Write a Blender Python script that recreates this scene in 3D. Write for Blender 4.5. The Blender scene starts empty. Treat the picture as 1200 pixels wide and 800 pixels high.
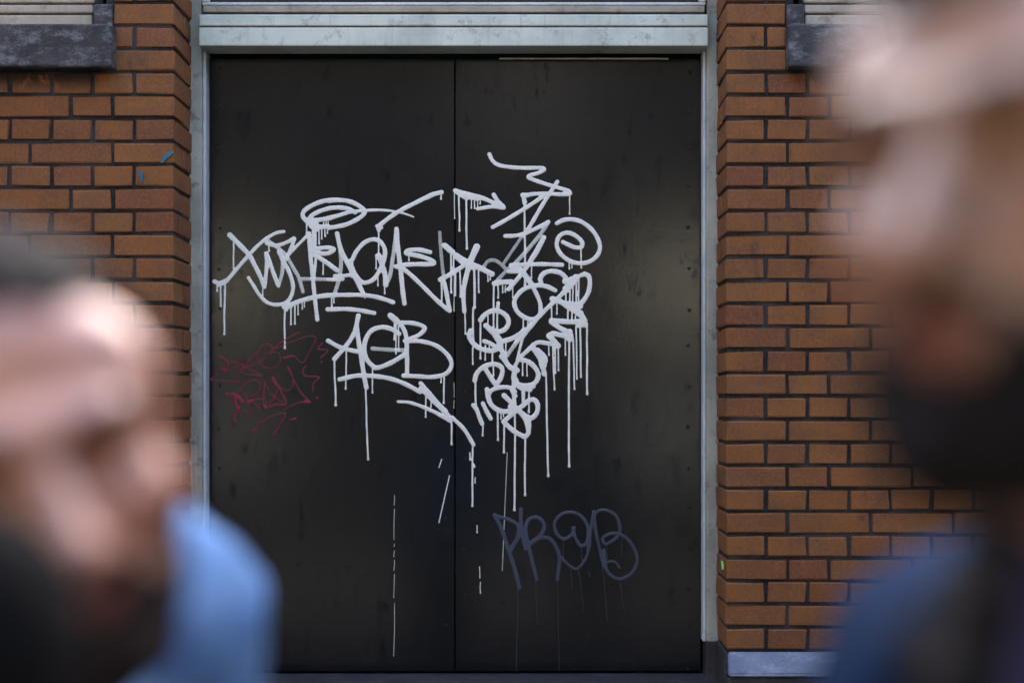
import bpy, bmesh, math, random
import numpy as np
from mathutils import Vector, Matrix, Euler

random.seed(7)
rng = np.random.default_rng(7)
scene = bpy.context.scene
C = scene.collection

# ------------------------------------------------------------------ camera, sky, sun, exposure
EYE = 1.55            # camera height above the pavement
DIST = 3.74           # camera to brick face
F = 1667.0            # focal length in photo pixels (50 mm on 36 mm, 1200 px wide)
CX, CY = 620.0, 475.0 # where the camera axis meets the photo

cam_data = bpy.data.cameras.new('camera')
cam = bpy.data.objects.new('camera', cam_data); C.objects.link(cam)
cam.location = (0, -DIST, EYE)
cam.rotation_euler = (math.radians(90), 0, 0)
cam_data.sensor_width = 36; cam_data.lens = F/1200*36
cam_data.shift_x = (600-CX)/1200; cam_data.shift_y = (CY-400)/1200
cam_data.clip_start = 0.05; cam_data.clip_end = 500
cam_data.dof.use_dof = True
cam_data.dof.focus_distance = DIST+0.20
cam_data.dof.aperture_fstop = 1.4
scene.camera = cam

SUN_EL, SUN_ROT = 36.0, 10.0
world = bpy.data.worlds.new('World'); scene.world = world; world.use_nodes = True
wn = world.node_tree; wn.nodes.clear()
sky = wn.nodes.new('ShaderNodeTexSky'); sky.sky_type = 'NISHITA'; sky.sun_disc = False
sky.sun_elevation = math.radians(SUN_EL); sky.sun_rotation = math.radians(SUN_ROT)
bg = wn.nodes.new('ShaderNodeBackground'); bg.inputs[1].default_value = 0.15
sky.air_density = .7; sky.dust_density = 4.0; sky.ozone_density = 1.0
wo = wn.nodes.new('ShaderNodeOutputWorld')
wn.links.new(sky.outputs[0], bg.inputs[0]); wn.links.new(bg.outputs[0], wo.inputs[0])

sd = bpy.data.lights.new('sun', 'SUN'); sd.energy = 4.0; sd.angle = math.radians(0.5); sd.color = (1, .95, .80)
sun = bpy.data.objects.new('sun', sd); C.objects.link(sun)
el, az = math.radians(SUN_EL), math.radians(SUN_ROT)
to_sun = Vector((math.sin(az)*math.cos(el), math.cos(az)*math.cos(el), math.sin(el)))
sun.rotation_euler = (-to_sun).to_track_quat('-Z', 'Y').to_euler()
sun.location = (0, 4, 12)

vs = scene.view_settings
vs.view_transform = 'Standard'; vs.look = 'None'; vs.gamma = 1; vs.use_curve_mapping = False
vs.exposure = 3.8

# ------------------------------------------------------------------ helpers
def W(px, py, y):
    """the real point that stands y behind the brick face where the photograph shows (px, py)"""
    k = (DIST+y)/F
    return Vector(((px-CX)*k, y, EYE-(py-CY)*k))
def wx(px, y=0.): return (px-CX)*(DIST+y)/F
def wz(py, y=0.): return EYE-(py-CY)*(DIST+y)/F

def empty(name, loc=(0,0,0)):
    o = bpy.data.objects.new(name, None); C.objects.link(o); o.location = loc
    o.empty_display_size = .1
    return o
def tag(o, label, cat=None, group=None, kind=None):
    if label: o['label'] = label
    if cat: o['category'] = cat
    if group: o['group'] = group
    if kind: o['kind'] = kind
    return o
def link(name, me, mat=None, parent=None):
    o = bpy.data.objects.new(name, me); C.objects.link(o)
    if mat is not None:
        me.materials.clear(); me.materials.append(mat)
    if parent is not None:
        o.parent = parent
        bpy.context.view_layer.update()
        o.matrix_parent_inverse = parent.matrix_world.inverted()
    return o
def smooth(me, on=True):
    me.polygons.foreach_set('use_smooth', [on]*len(me.polygons))
def box_bm(x0, x1, y0, y1, z0, z1, bev=0., seg=1):
    bm = bmesh.new()
    bmesh.ops.create_cube(bm, size=1)
    for v in bm.verts:
        v.co = Vector(((x0+x1)/2+v.co.x*(x1-x0), (y0+y1)/2+v.co.y*(y1-y0), (z0+z1)/2+v.co.z*(z1-z0)))
    if bev > 0:
        bmesh.ops.bevel(bm, geom=bm.edges[:], offset=bev, segments=seg, affect='EDGES', profile=.5)
    return bm
def bm_mesh(bm, name='m'):
    me = bpy.data.meshes.new(name); bm.to_mesh(me); bm.free(); return me
def box(name, x0, x1, y0, y1, z0, z1, mat, parent=None, bev=.002, seg=1):
    return link(name, bm_mesh(box_bm(x0, x1, y0, y1, z0, z1, bev, seg), name), mat, parent)
def join_bms(bms):
    out = bmesh.new()
    for b in bms:
        me = bm_mesh(b); out.from_mesh(me); bpy.data.meshes.remove(me)
    return out
def boxes(name, rows, mat, parent=None, bev=.0):
    return link(name, bm_mesh(join_bms([box_bm(*r, bev) for r in rows]), name), mat, parent)

# ------------------------------------------------------------------ materials
class NT:
    def __init__(s, name):
        s.m = bpy.data.materials.new(name); s.m.use_nodes = True
        s.t = s.m.node_tree; s.t.nodes.clear()
        s.out = s.n('ShaderNodeOutputMaterial'); s.b = s.n('ShaderNodeBsdfPrincipled')
        s.l(s.b.outputs[0], s.out.inputs[0])
        s.geo = s.n('ShaderNodeNewGeometry')
    def n(s, ty): return s.t.nodes.new(ty)
    def l(s, a, b): s.t.links.new(a, b)
    def setv(s, sock, v):
        if hasattr(v, 'links') or isinstance(v, bpy.types.NodeSocket): s.l(v, sock)
        else: sock.default_value = v
    def noise(s, scale, detail=4, rough=.55, vec=None, stretch=None):
        nd = s.n('ShaderNodeTexNoise'); nd.inputs['Scale'].default_value = scale
        nd.inputs['Detail'].default_value = detail; nd.inputs['Roughness'].default_value = rough
        v = vec if vec is not None else s.geo.outputs['Position']
        if stretch is not None:
            mp = s.n('ShaderNodeVectorMath'); mp.operation = 'MULTIPLY'
            s.l(v, mp.inputs[0]); mp.inputs[1].default_value = stretch; v = mp.outputs[0]
        s.l(v, nd.inputs['Vector'])
        return nd.outputs['Fac']
    def ramp(s, fac, stops):
        r = s.n('ShaderNodeValToRGB'); e = r.color_ramp.elements
        while len(e) < len(stops): e.new(.5)
        for i, (p, c) in enumerate(stops):
            e[i].position = p; e[i].color = (*c, 1) if len(c) == 3 else c
        s.l(fac, r.inputs[0]); return r.outputs[0]
    def step(s, fac, a, b):
        m = s.n('ShaderNodeMapRange'); m.interpolation_type = 'SMOOTHSTEP'
        s.l(fac, m.inputs[0]); m.inputs[1].default_value = a; m.inputs[2].default_value = b
        return m.outputs[0]
    def math(s, op, a, b=0.):
        m = s.n('ShaderNodeMath'); m.operation = op; s.setv(m.inputs[0], a); s.setv(m.inputs[1], b); return m.outputs[0]
    def mix(s, fac, a, b, mode='MIX'):
        m = s.n('ShaderNodeMix'); m.data_type = 'RGBA'; m.blend_type = mode
        s.setv(m.inputs[0], fac)
        s.setv(m.inputs[6], (*a, 1) if isinstance(a, tuple) else a)
        s.setv(m.inputs[7], (*b, 1) if isinstance(b, tuple) else b)
        return m.outputs[2]
    def bump(s, h, strength=.3, dist=.002):
        b = s.n('ShaderNodeBump'); b.inputs['Strength'].default_value = strength; b.inputs['Distance'].default_value = dist
        s.l(h, b.inputs['Height']); s.l(b.outputs[0], s.b.inputs['Normal'])
    def base(s, c): s.setv(s.b.inputs['Base Color'], (*c, 1) if isinstance(c, tuple) else c)
    def rough(s, v): s.setv(s.b.inputs['Roughness'], v)
    def sep(s):
        x = s.n('ShaderNodeSeparateXYZ'); s.l(s.geo.outputs['Position'], x.inputs[0]); return x.outputs

def m_brick(name='brick_clay'):
    t = NT(name)
    oi = t.n('ShaderNodeObjectInfo')
    col = t.ramp(oi.outputs['Random'], [(0, (.170,.056,.013)), (.2, (.205,.076,.016)), (.45, (.220,.090,.019)),
                                       (.7, (.195,.069,.015)), (.88, (.150,.042,.015)), (1, (.190,.082,.023))])
    big = t.noise(9, 3)
    col = t.mix(t.step(big, .35, .7), col, t.mix(.6, col, (.085,.042,.024)))
    mid = t.noise(34, 4, .7)
    col = t.mix(t.math('MULTIPLY', t.step(mid, .5, .75), .5), col, (.27,.115,.03))
    fine = t.noise(130, 6, .8)
    col = t.mix(t.math('MULTIPLY', t.step(fine, .38, .68), .55), col, (.32,.135,.042))
    pits = t.noise(230, 3, .6)
    col = t.mix(t.math('MULTIPLY', t.step(pits, .62, .70), .8), col, (.06,.03,.02))
    # soot smears and rain streaks with a shape of their own
    sm = t.noise(14, 6, .7, stretch=(1, 1, .45))
    col = t.mix(t.math('MULTIPLY', t.step(sm, .58, .72), .75), col, (.045,.032,.026))
    # soot and algae crusts that hang below the two stone sills
    x, y, z = t.sep()
    zz = t.step(z, wz(116), wz(86))
    side = t.math('MAXIMUM', t.step(x, wx(122), wx(104)), t.step(x, wx(926), wx(948)))
    crust = t.noise(48, 6, .75, stretch=(1, 1, .6))
    blob = t.noise(13, 2)
    k = t.math('MULTIPLY', t.math('MULTIPLY', zz, side), t.step(t.math('ADD', t.math('MULTIPLY', crust, .5), t.math('MULTIPLY', blob, .55)), .42, .50))
    col = t.mix(t.math('MULTIPLY', k, .95), col, (.012,.010,.008))
    # pale lime bloom
    lb = t.noise(30, 5, .8)
    col = t.mix(t.math('MULTIPLY', t.step(lb, .68, .80), .28), col, (.30,.25,.22))
    t.base(col); t.rough(.82)
    h = t.math('ADD', t.math('MULTIPLY', fine, .6), t.math('MULTIPLY', t.noise(60, 3), .9))
    t.bump(h, .45, .0016)
    return t.m
def m_mortar():
    t = NT('mortar')
    n = t.noise(120, 5, .7)
    col = t.ramp(n, [(.25, (.006,.0055,.0055)), (.5, (.014,.0135,.014)), (.8, (.06,.058,.057))])
    pt = t.noise(7, 3)
    col = t.mix(t.step(pt, .42, .62), col, t.mix(.5, col, (.075,.073,.072)))
    t.base(col); t.rough(.95); t.bump(n, .6, .003); return t.m
def m_frame(name, base, dirt, chips=(.07,.035,.022), amount=1.0):
    t = NT(name)
    n = t.noise(5, 5, .65, stretch=(1, 1, 1)); st = t.noise(60, 4, .6, stretch=(1, 1, .07)); sh = t.noise(60, 4, .6, stretch=(.06, 1, 1))
    col = t.mix(t.step(n, .35, .7), base, dirt)
    col = t.mix(t.math('MULTIPLY', t.step(st, .55, .75), .30*amount), col, tuple(c*.45 for c in dirt))
    col = t.mix(t.math('MULTIPLY', t.step(sh, .58, .75), .20*amount), col, tuple(c*.4 for c in dirt))
    gr = t.noise(22, 5, .75)
    col = t.mix(t.math('MULTIPLY', t.step(gr, .54, .70), .55*amount), col, tuple(c*.35 for c in dirt))
    ch = t.noise(55, 6, .8)
    col = t.mix(t.math('MULTIPLY', t.step(ch, .66, .69), .85*amount), col, chips)
    t.base(col); t.rough(.55); t.bump(t.math('ADD', t.noise(90, 4), t.math('MULTIPLY', t.step(ch, .69, .72), -1.0)), .25, .0012)
    return t.m
def m_door():
    t = NT('black_door_paint')
    n = t.noise(3.5, 5, .6); g = t.noise(35, 6, .75, stretch=(1, 1, .35)); st = t.noise(42, 4, .6, stretch=(1, 1, .05))
    col = t.mix(t.step(n, .3, .75), (.0055,.0066,.0085), (.0085,.0095,.0110))
    col = t.mix(t.math('MULTIPLY', t.step(g, .55, .75), .6), col, (.022,.022,.018))
    sp = t.noise(95, 3, .6)
    col = t.mix(t.math('MULTIPLY', t.step(sp, .74, .80), .35), col, (.09,.09,.08))
    t.base(col)
    r = t.math('ADD', .12, t.math('MULTIPLY', n, .06))
    dull = t.math('MULTIPLY', t.step(g, .55, .72), .10)
    streak = t.math('MULTIPLY', t.step(st, .56, .72), .04)
    t.rough(t.math('ADD', r, t.math('ADD', dull, streak)))
    g2 = t.noise(26, 6, .75, stretch=(1, 1, .45)); t.setv(t.b.inputs['Specular IOR Level'], t.math('SUBTRACT', .23, t.math('ADD', t.math('MULTIPLY', t.step(g2, .55, .70), .14), t.math('MULTIPLY', t.step(g, .60, .72), .08))))
    t.bump(t.math('ADD', t.math('MULTIPLY', t.noise(2.2, 2), 6), t.math('ADD', t.noise(140, 4, .6), t.math('MULTIPLY', g, 1.2))), .12, .0012)
    return t.m
def m_paint(name, full, thin, gloss=.45):
    t = NT(name)
    a = t.n('ShaderNodeAttribute'); a.attribute_name = 'cov'
    n = t.noise(55, 4, .6); fac = t.math('ADD', a.outputs['Fac'], t.math('MULTIPLY', t.math('SUBTRACT', n, .5), .40))
    t.base(t.mix(fac, thin, full)); t.rough(gloss)
    t.bump(t.noise(220, 3), .12, .0006)
    return t.m
def m_stone(name, a, b, pale, sc=1.):
    t = NT(name)
    n = t.noise(14*sc, 6, .7); f = t.noise(140*sc, 4, .7); s = t.noise(30*sc, 6, .8, stretch=(.45, 1, 1))
    col = t.mix(t.step(n, .35, .68), a, b)
    col = t.mix(t.math('MULTIPLY', t.step(s, .47, .66), .75), col, pale)
    col = t.mix(t.math('MULTIPLY', t.step(f, .6, .75), .35), col, pale)
    t.base(col); t.rough(.68); t.bump(t.math('ADD', t.math('MULTIPLY', n, 2), f), .5, .003); return t.m
def m_plain(name, c, rough=.7, var=.25, sc=20, bump=.2, bd=.002, spec=.5, sub=0, metal=0):
    t = NT(name); n = t.noise(sc, 5, .65)
    t.base(t.mix(t.step(n, .3, .72), tuple(x*(1-var) for x in c), tuple(min(1, x*(1+var)) for x in c)))
    t.rough(rough); t.bump(t.noise(sc*6, 4), bump, bd); t.b.inputs['Specular IOR Level'].default_value = spec
    t.b.inputs['Metallic'].default_value = metal
    if sub:
        t.b.inputs['Subsurface Weight'].default_value = sub; t.b.inputs['Subsurface Radius'].default_value = (1, .35, .2)
        t.b.inputs['Subsurface Scale'].default_value = .006
    return t.m
def m_skin(name, c):
    t = NT(name)
    a = t.n('ShaderNodeAttribute'); a.attribute_name = 'tint'
    n = t.noise(28, 5, .6)
    col = t.mix(t.step(n, .3, .75), tuple(x*.88 for x in c), tuple(min(1, x*1.1) for x in c))
    col = t.mix(1.0, col, a.outputs['Color'], 'MULTIPLY')
    t.base(col); t.rough(t.math('ADD', .30, t.math('MULTIPLY', t.noise(60, 3), .2))); t.bump(t.noise(420, 4), .15, .0007)
    t.b.inputs['Specular IOR Level'].default_value = .8
    t.b.inputs['Subsurface Weight'].default_value = .12; t.b.inputs['Subsurface Radius'].default_value = (1, .35, .2)
    t.b.inputs['Subsurface Scale'].default_value = .006
    return t.m
def m_denim(name, c, pale):
    t = NT(name)
    w = t.noise(14, 5, .7); f = t.noise(900, 2, .5, stretch=(1, 1, .4)); n = t.noise(40, 4, .7)
    col = t.mix(t.step(w, .38, .68), c, pale)
    col = t.mix(t.math('MULTIPLY', t.step(f, .45, .6), .3), col, tuple(min(1, x*1.5) for x in pale))
    col = t.mix(t.math('MULTIPLY', t.step(n, .6, .75), .4), col, tuple(x*.55 for x in c))
    t.base(col); t.rough(.95); t.b.inputs['Specular IOR Level'].default_value = .12; t.bump(t.math('ADD', f, t.math('MULTIPLY', n, 4)), .3, .0015)
    return t.m

M = {}
M['brick'] = m_brick(); M['mortar'] = m_mortar(); M['door'] = m_door()
M['frame'] = m_frame('frame_paint', (.64,.72,.61), (.47,.54,.46))
M['jamb'] = m_frame('jamb_paint', (.44,.475,.40), (.27,.295,.245), amount=1.3)
M['beige'] = m_frame('beige_paint', (.40,.37,.29), (.28,.255,.195))
M['white_sash'] = m_frame('sash_paint', (.72,.77,.77), (.55,.60,.60), amount=.5)
M['bluestone'] = m_stone('bluestone', (.014,.015,.017), (.045,.047,.052), (.20,.21,.225))
M['plinth'] = m_stone('plinth_stone', (.12,.155,.225), (.17,.215,.30), (.30,.35,.44))
M['dark_stone'] = m_stone('dark_plinth', (.022,.022,.024), (.040,.040,.042), (.07,.07,.075))
M['dark'] = m_plain('dark_paint', (.012,.012,.013), .5)
M['brown_gap'] = m_plain('old_caulk', (.085,.045,.028), .8, .5, 60)
M['white_paint'] = m_paint('white_spray', (.86,.88,.80), (.16,.19,.18))
M['red_paint'] = m_paint('red_spray', (.26,.010,.040), (.030,.008,.013), .6)
M['blue_paint'] = m_paint('blue_spray', (.040,.052,.092), (.014,.016,.021), .5)
M['blue_smear'] = m_plain('blue_smear', (.03,.12,.19), .6)
M['green_fleck'] = m_plain('green_fleck', (.20,.75,.12), .5)
M['iron'] = m_plain('screw_black', (.008,.008,.008), .75)
g = NT('window_glass'); g.base((.012,.014,.014)); g.rough(.06); M['glass'] = g.m
M['pavement'] = m_plain('pavement_stone', (.055,.055,.055), .85, .25, 3, .3, .004)
M['cream'] = m_plain('cream_render', (.34,.34,.28), .9, .08, 2)
M['grey_render'] = m_plain('grey_render', (.17,.18,.185), .9, .08, 2)
M['soot_brick'] = m_plain('soot_brick', (.006,.006,.007), .9, .3, 6)
M['skin_a'] = m_skin('skin_ruddy', (.50,.245,.165))
M['skin_b'] = m_skin('skin_tan', (.31,.170,.100))
M['hair_a'] = m_plain('hair_dark_grey', (.012,.010,.010), .75, .4, 150, .8, .004, .2)
M['hair_b'] = m_plain('hair_brown', (.016,.010,.006), .7, .4, 150, .8, .004, .25)
M['beard_a'] = m_plain('beard_brown', (.022,.012,.008), .8, .4, 170, .8, .004, .2)
M['beard_b'] = m_plain('beard_black', (.009,.007,.006), .8, .4, 170, .8, .004, .2)
M['denim_a'] = m_denim('washed_denim', (.075,.160,.34), (.18,.31,.52))
M['denim_b'] = m_denim('indigo_denim', (.002,.008,.024), (.007,.026,.072))
M['black_cloth'] = m_plain('black_cloth', (.0045,.0045,.006), .95, .3, 30, .4, .004, .15)
M['violet_cloth'] = m_plain('violet_cloth', (.012,.008,.055), .9, .3, 30, .4, .004)
M['grey_cloth'] = m_plain('grey_cloth', (.36,.33,.31), .85, .15, 30, .4, .004)
M['trouser'] = m_plain('dark_trousers', (.022,.025,.035), .9, .3, 30, .4, .004)
M['leather'] = m_plain('black_leather', (.014,.012,.011), .5, .3, 30, .3, .003)
M['foam'] = m_plain('black_foam', (.0055,.006,.0065), .95, .3, 200, .8, .004, .15)
M['metal'] = m_plain('black_metal', (.02,.02,.022), .35, .2, 40, .1, .001, metal=.6)
M['eye_white'] = m_plain('eye_white', (.34,.31,.28), .2, .05, 40, .0)  # darkened beyond an eye's white, putting the socket shade into the colour
M['iris'] = m_plain('iris_brown', (.025,.012,.007), .1, .2, 200, .0)

# ------------------------------------------------------------------ street, and the sunlit side of it behind the camera
gm = bmesh.new(); bmesh.ops.create_grid(gm, x_segments=8, y_segments=8, size=60)
ground = link('pavement', bm_mesh(gm), M['pavement']); tag(ground, 'grey stone pavement of the narrow street', kind='structure')

opp = empty('house_across_street', (0, -11, 0))
tag(opp, 'sunlit house across the street that the glossy door reflects', 'building')
OY = -11.0
boxes('wall', [(-14, 14, OY-6, OY, 0, .8), (-14, 14, OY-6, OY, 3.4, 8.8), (-2.85, 1.15, OY-6, OY, .8, 3.4),
               (-14, -7.4, OY-6, OY, .8, 3.4), (6.2, 14, OY-6, OY, .8, 3.4)], M['soot_brick'], opp)
for x0_, x1_ in ((-7.4, -2.85), (1.15, 6.2)):  # unseen bays, placed and toned to give the glow on the glossy door
    box('reflector_bay', x0_, x1_, OY-5, OY-.06, 2.35, 3.4, M['cream'], opp, 0)
    box('reflector_bay', x0_, x1_, OY-5, OY-.05, 1.75, 2.345, M['soot_brick'], opp, 0)
    box('reflector_bay', x0_, x1_, OY-5, OY-.04, .8, 1.745, M['grey_render'], opp, 0)
for x in (-6, -3, 0, 3, 6):
    wf = box('window', x-.55, x+.55, OY-.2, OY+.03, 4.2, 5.6, M['dark'], opp, .01)
    box('pane', x-.47, x+.47, OY-.1, OY+.035, 4.28, 5.52, M['glass'], wf, 0)

# unseen brick blocks added either side, so that the light comes down the middle
M['red_brick'] = m_plain('warm_brick', (.15,.095,.052), .9, .25, 5)
for sx, lb in ((-1, 'unseen plain brick block added to shut out side light, sunless side'), (1, 'unseen plain brick block added to shut out side light, sunny side')):
    hs = empty('side_light_blocker', (sx*6, -5.2, 0)); tag(hs, lb, 'building')
    a_, b_ = sorted((sx*3.3, sx*9))
    box('wall', a_, b_, -9.2, -1.3, 0, 6.0, M['red_brick'], hs, 0)
    box('blocker_roof', a_-.1, b_+.1, -9.3, -1.2, 6.001, 6.15, M['soot_brick'], hs, .01)

# ------------------------------------------------------------------ brick facade
DEP = .19                     # depth of the door reveal
XL, XR = wx(203.75), wx(851)  # door opening
ZP = wz(762)                  # top of the plinth
PITCH = .0608; JT = .0088
HW, SW, TW = .1003, .2100, .1570     # header, stretcher, three-quarter
WL, WR = wx(133), wx(921)     # inner edges of the two windows
ZS = wz(84)                   # under the stone sills
WLX, WRX = WL-1.12, WR+1.12
bld = empty('brick_building', (0, .2, 0))
tag(bld, 'orange brown brick facade with dark mortar around the black double door', 'building')
TOPZ = 3.6
rec = .0055
for bx_ in [
    (WL-.02, XL-rec, rec, .36, ZP-.02, TOPZ), (XR+rec, WR+.02, rec, .36, ZP-.02, TOPZ),
    (WLX, WL-.0205, rec, .36, ZP-.02, ZS-.001), (WR+.0205, WRX, rec, .36, ZP-.02, ZS-.001),
    (WLX-1.6, WLX-.0005, rec, .36, ZP-.02, TOPZ), (WRX+.0005, WRX+1.6, rec, .36, ZP-.02, TOPZ)]:
    box('mortar_bed', *bx_, M['mortar'], bld, 0)
boxes('upper_wall', [(-4.6, 4.6, .004, .36, TOPZ+.001, 4.3)], M['brick'], bld)
boxes('blocker_roof', [(-14, 14, .37, 9, 4.0, 4.36), (-14, -4.61, .0, 9, 0, 3.99), (4.61, 14, .0, 9, 0, 3.99), (-4.6, 4.6, 3.2, 9, 0, 3.99)], M['soot_brick'], bld)  # unseen top and side masses, added to block the sun

def brick_mesh(w, d, h, bev=.0026):
    bm = box_bm(-w/2, w/2, 0, d, -h/2, h/2, bev)
    for v in bm.verts:
        v.co += Vector((random.gauss(0, .0009), random.gauss(0, .0006), random.gauss(0, .0008)))
        if random.random() < .10: v.co += Vector((-math.copysign(random.uniform(.0006, .002), v.co.x), random.uniform(0, .002), -math.copysign(random.uniform(.0005, .002), v.co.z)))
    me = bm_mesh(bm, 'brick'); me.materials.append(M['brick']); return me
H = PITCH-JT
meshes = {}
def get_mesh(w, d):
    k = (round(w, 4), round(d, 4), random.randrange(7))
    if k not in meshes: meshes[k] = brick_mesh(w, d, H)
    return meshes[k]
nb = 0; far = []
def lay(x0, x1, row, depth, y0=0., single=True):
    global nb
    w = x1-x0
    if w < .012: return
    z = ZP+JT*.5+PITCH*row+H/2
    x = (x0+x1)/2; r = random
    jit = (r.uniform(-.0012, .0012), r.uniform(-.0010, .0014), r.uniform(-.0009, .0009))
    rot = (r.gauss(0, .004), r.gauss(0, .0035), r.gauss(0, .006) if depth < .15 else r.gauss(0, .002))
    sc = (1+r.uniform(-.012, .006), 1, 1+r.uniform(-.03, .02))
    mw = Matrix.LocRotScale(Vector((x+jit[0], y0+jit[1], z+jit[2])), Euler(rot), Vector(sc))
    if single and nb < 300:
        o = bpy.data.objects.new('brick', get_mesh(w, depth)); C.objects.link(o)
        o.parent = bld; o.matrix_parent_inverse = bld_inv
        o.matrix_basis = mw
        nb += 1
    else:
        far.append((w, depth, mw))
bpy.context.view_layer.update()
bld_inv = bld.matrix_world.inverted()

def course(row, side):
    """bricks from the door corner outwards; side -1 = towards the window with the soot, +1 = the other"""
    A = row % 2 == 0
    c = XL if side < 0 else XR
    z0 = ZP+PITCH*row
    lim = (c-WL if side < 0 else WR-c) if z0 > ZS-.03 else 2.3
    lim_single = (wx(-14)*-1+XL) if side < 0 else (wx(1105)-XR)
    pos = 0.; i = 0
    while pos < lim-.01:
        if A: w = HW; dep = DEP+.03 if i == 0 else .1
        elif i == 0: w = TW; dep = HW
        elif i == 1 and (row//2) % 2 == 1: w = HW; dep = .1
        else: w = SW; dep = .1
        e = min(pos+w, lim)
        zc = z0+PITCH/2
        single = pos < lim_single and zc < wz(-16) and row >= 0
        a, b = (c-e, c-pos) if side < 0 else (c+pos, c+e)
        lay(a, b, row, dep, 0, single)
        if not A and i == 0:   # closer behind the three-quarter brick, seen in the reveal
            a, b = (c-HW, c) if side < 0 else (c, c+HW)
            lay(a, b, row, DEP+.03-HW-JT, HW+JT, single)
        pos += w+JT; i += 1
for row in range(0, 45):
    for side in (-1, 1):
        course(row, side)
if far:
    bm = bmesh.new()
    for w, d, mw in far:
        me = get_mesh(w, d).copy(); me.transform(mw); bm.from_mesh(me); bpy.data.meshes.remove(me)
    o = link('brick_courses', bm_mesh(bm, 'brick_courses'), M['brick'], bld); o['kind'] = 'stuff'

# plinth: sloped stone weathering, returning into the reveal, over a dark base
def prism(name, prof, x0, x1, mat, parent):
    bm = bmesh.new()
    a = [bm.verts.new((x0, y, z)) for y, z in prof]; b = [bm.verts.new((x1, y, z)) for y, z in prof]
    n = len(prof)
    bm.faces.new(a[::-1]); bm.faces.new(b)
    for i in range(n): bm.faces.new((a[i], a[(i+1) % n], b[(i+1) % n], b[i]))
    bmesh.ops.recalc_face_normals(bm, faces=bm.faces[:])
    bmesh.ops.bevel(bm, geom=bm.edges[:], offset=.004, segments=2, affect='EDGES')
    return link(name, bm_mesh(bm, name), mat, parent)
PB = ZP-.064; FB = ZP-.118
prof = [(.15, ZP-.004), (-.004, ZP-.004), (-.030, ZP-.056), (-.030, PB), (.15, PB)]
prism('plinth_stone', prof, XR+.004, XR+1.42, M['plinth'], bld)
prism('plinth_stone', prof, XR+1.424, XR+2.9, M['plinth'], bld)
prism('plinth_stone', prof, XL-1.42, XL-.004, M['plinth'], bld)
prism('plinth_stone', prof, XL-2.9, XL-1.424, M['plinth'], bld)
for q_ in ((-4.6, XL-.001, PB-.003), (XL-.0005, XR+.0005, FB-.045), (XR+.001, 4.6, PB-.003)):
    box('base_wall', q_[0], q_[1], -.022, .36, -.02, q_[2], M['dark_stone'], bld, .004)
for a, b in ((XR-.004, XR+.0035), (XL-.0035, XL+.004)):
    box('reveal_plinth', a, b, .001, DEP-.012, FB, ZP-.002, M['dark_stone'], bld, .0015)

# paint smears on single bricks (blue by the soot side, a green fleck low at the other corner)
def decal(name, pts, w, mat, y=-.0035):
    bm = bmesh.new(); top = []; bot = []
    for i, (px, py) in enumerate(pts):
        p = W(px, py, y); ww = w[i]*DIST/F/2
        a = pts[min(i+1, len(pts)-1)]; b = pts[max(i-1, 0)]
        dx, dz = a[0]-b[0], -(a[1]-b[1]); L = math.hypot(dx, dz); nx, nz = -dz/L, dx/L
        top.append((p.x+nx*ww, p.z+nz*ww)); bot.append((p.x-nx*ww, p.z-nz*ww))
    ring = top+bot[::-1]
    f = [bm.verts.new((x, y, z)) for x, z in ring]; k = [bm.verts.new((x, y+.005, z)) for x, z in ring]
    n = len(ring)
    bm.faces.new(f); bm.faces.new(k[::-1])
    for i in range(n): bm.faces.new((f[i], k[i], k[(i+1) % n], f[(i+1) % n]))
    bmesh.ops.recalc_face_normals(bm, faces=bm.faces[:])
    bmesh.ops.triangulate(bm, faces=bm.faces[:])
    return link(name, bm_mesh(bm, name), mat, bld)
decal('paint_smear', [(189, 191), (192, 186), (197, 181), (203, 178)], [2.5, 5, 6, 3], M['blue_smear'])
decal('paint_smear', [(164, 200), (165, 206), (166, 213)], [3, 6, 2.5], M['blue_smear'])
decal('paint_smear', [(846.2, 657), (846.8, 661), (847.2, 667)], [1.6, 3, 1.6], M['green_fleck'], y=.0)

# ------------------------------------------------------------------ door frame
JY = DEP; DY = .24
fr = empty('door_frame', ((XL+XR)/2, JY+.04, FB)); tag(fr, 'weathered pale green white wooden frame around the black double door', 'door frame')
ZT = 3.3
jl0, jl1 = XL-.006, wx(236.5, JY); jr0, jr1 = wx(828, JY), XR+.006
zf = wz(752, JY)
box('jamb', jl0, jl1, JY, JY+.10, zf+.001, ZT, M['jamb'], fr, .003, 2)
box('jamb', jr0, jr1, JY, JY+.10, zf+.001, ZT, M['jamb'], fr, .003, 2)
box('jamb_foot', jl0, jl1+.003, JY-.006, JY+.10, FB-.04, zf, M['dark_stone'], fr, .004, 2)
box('jamb_foot', jr0-.003, jr1, JY-.006, JY+.10, FB-.04, zf, M['dark_stone'], fr, .004, 2)
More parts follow.
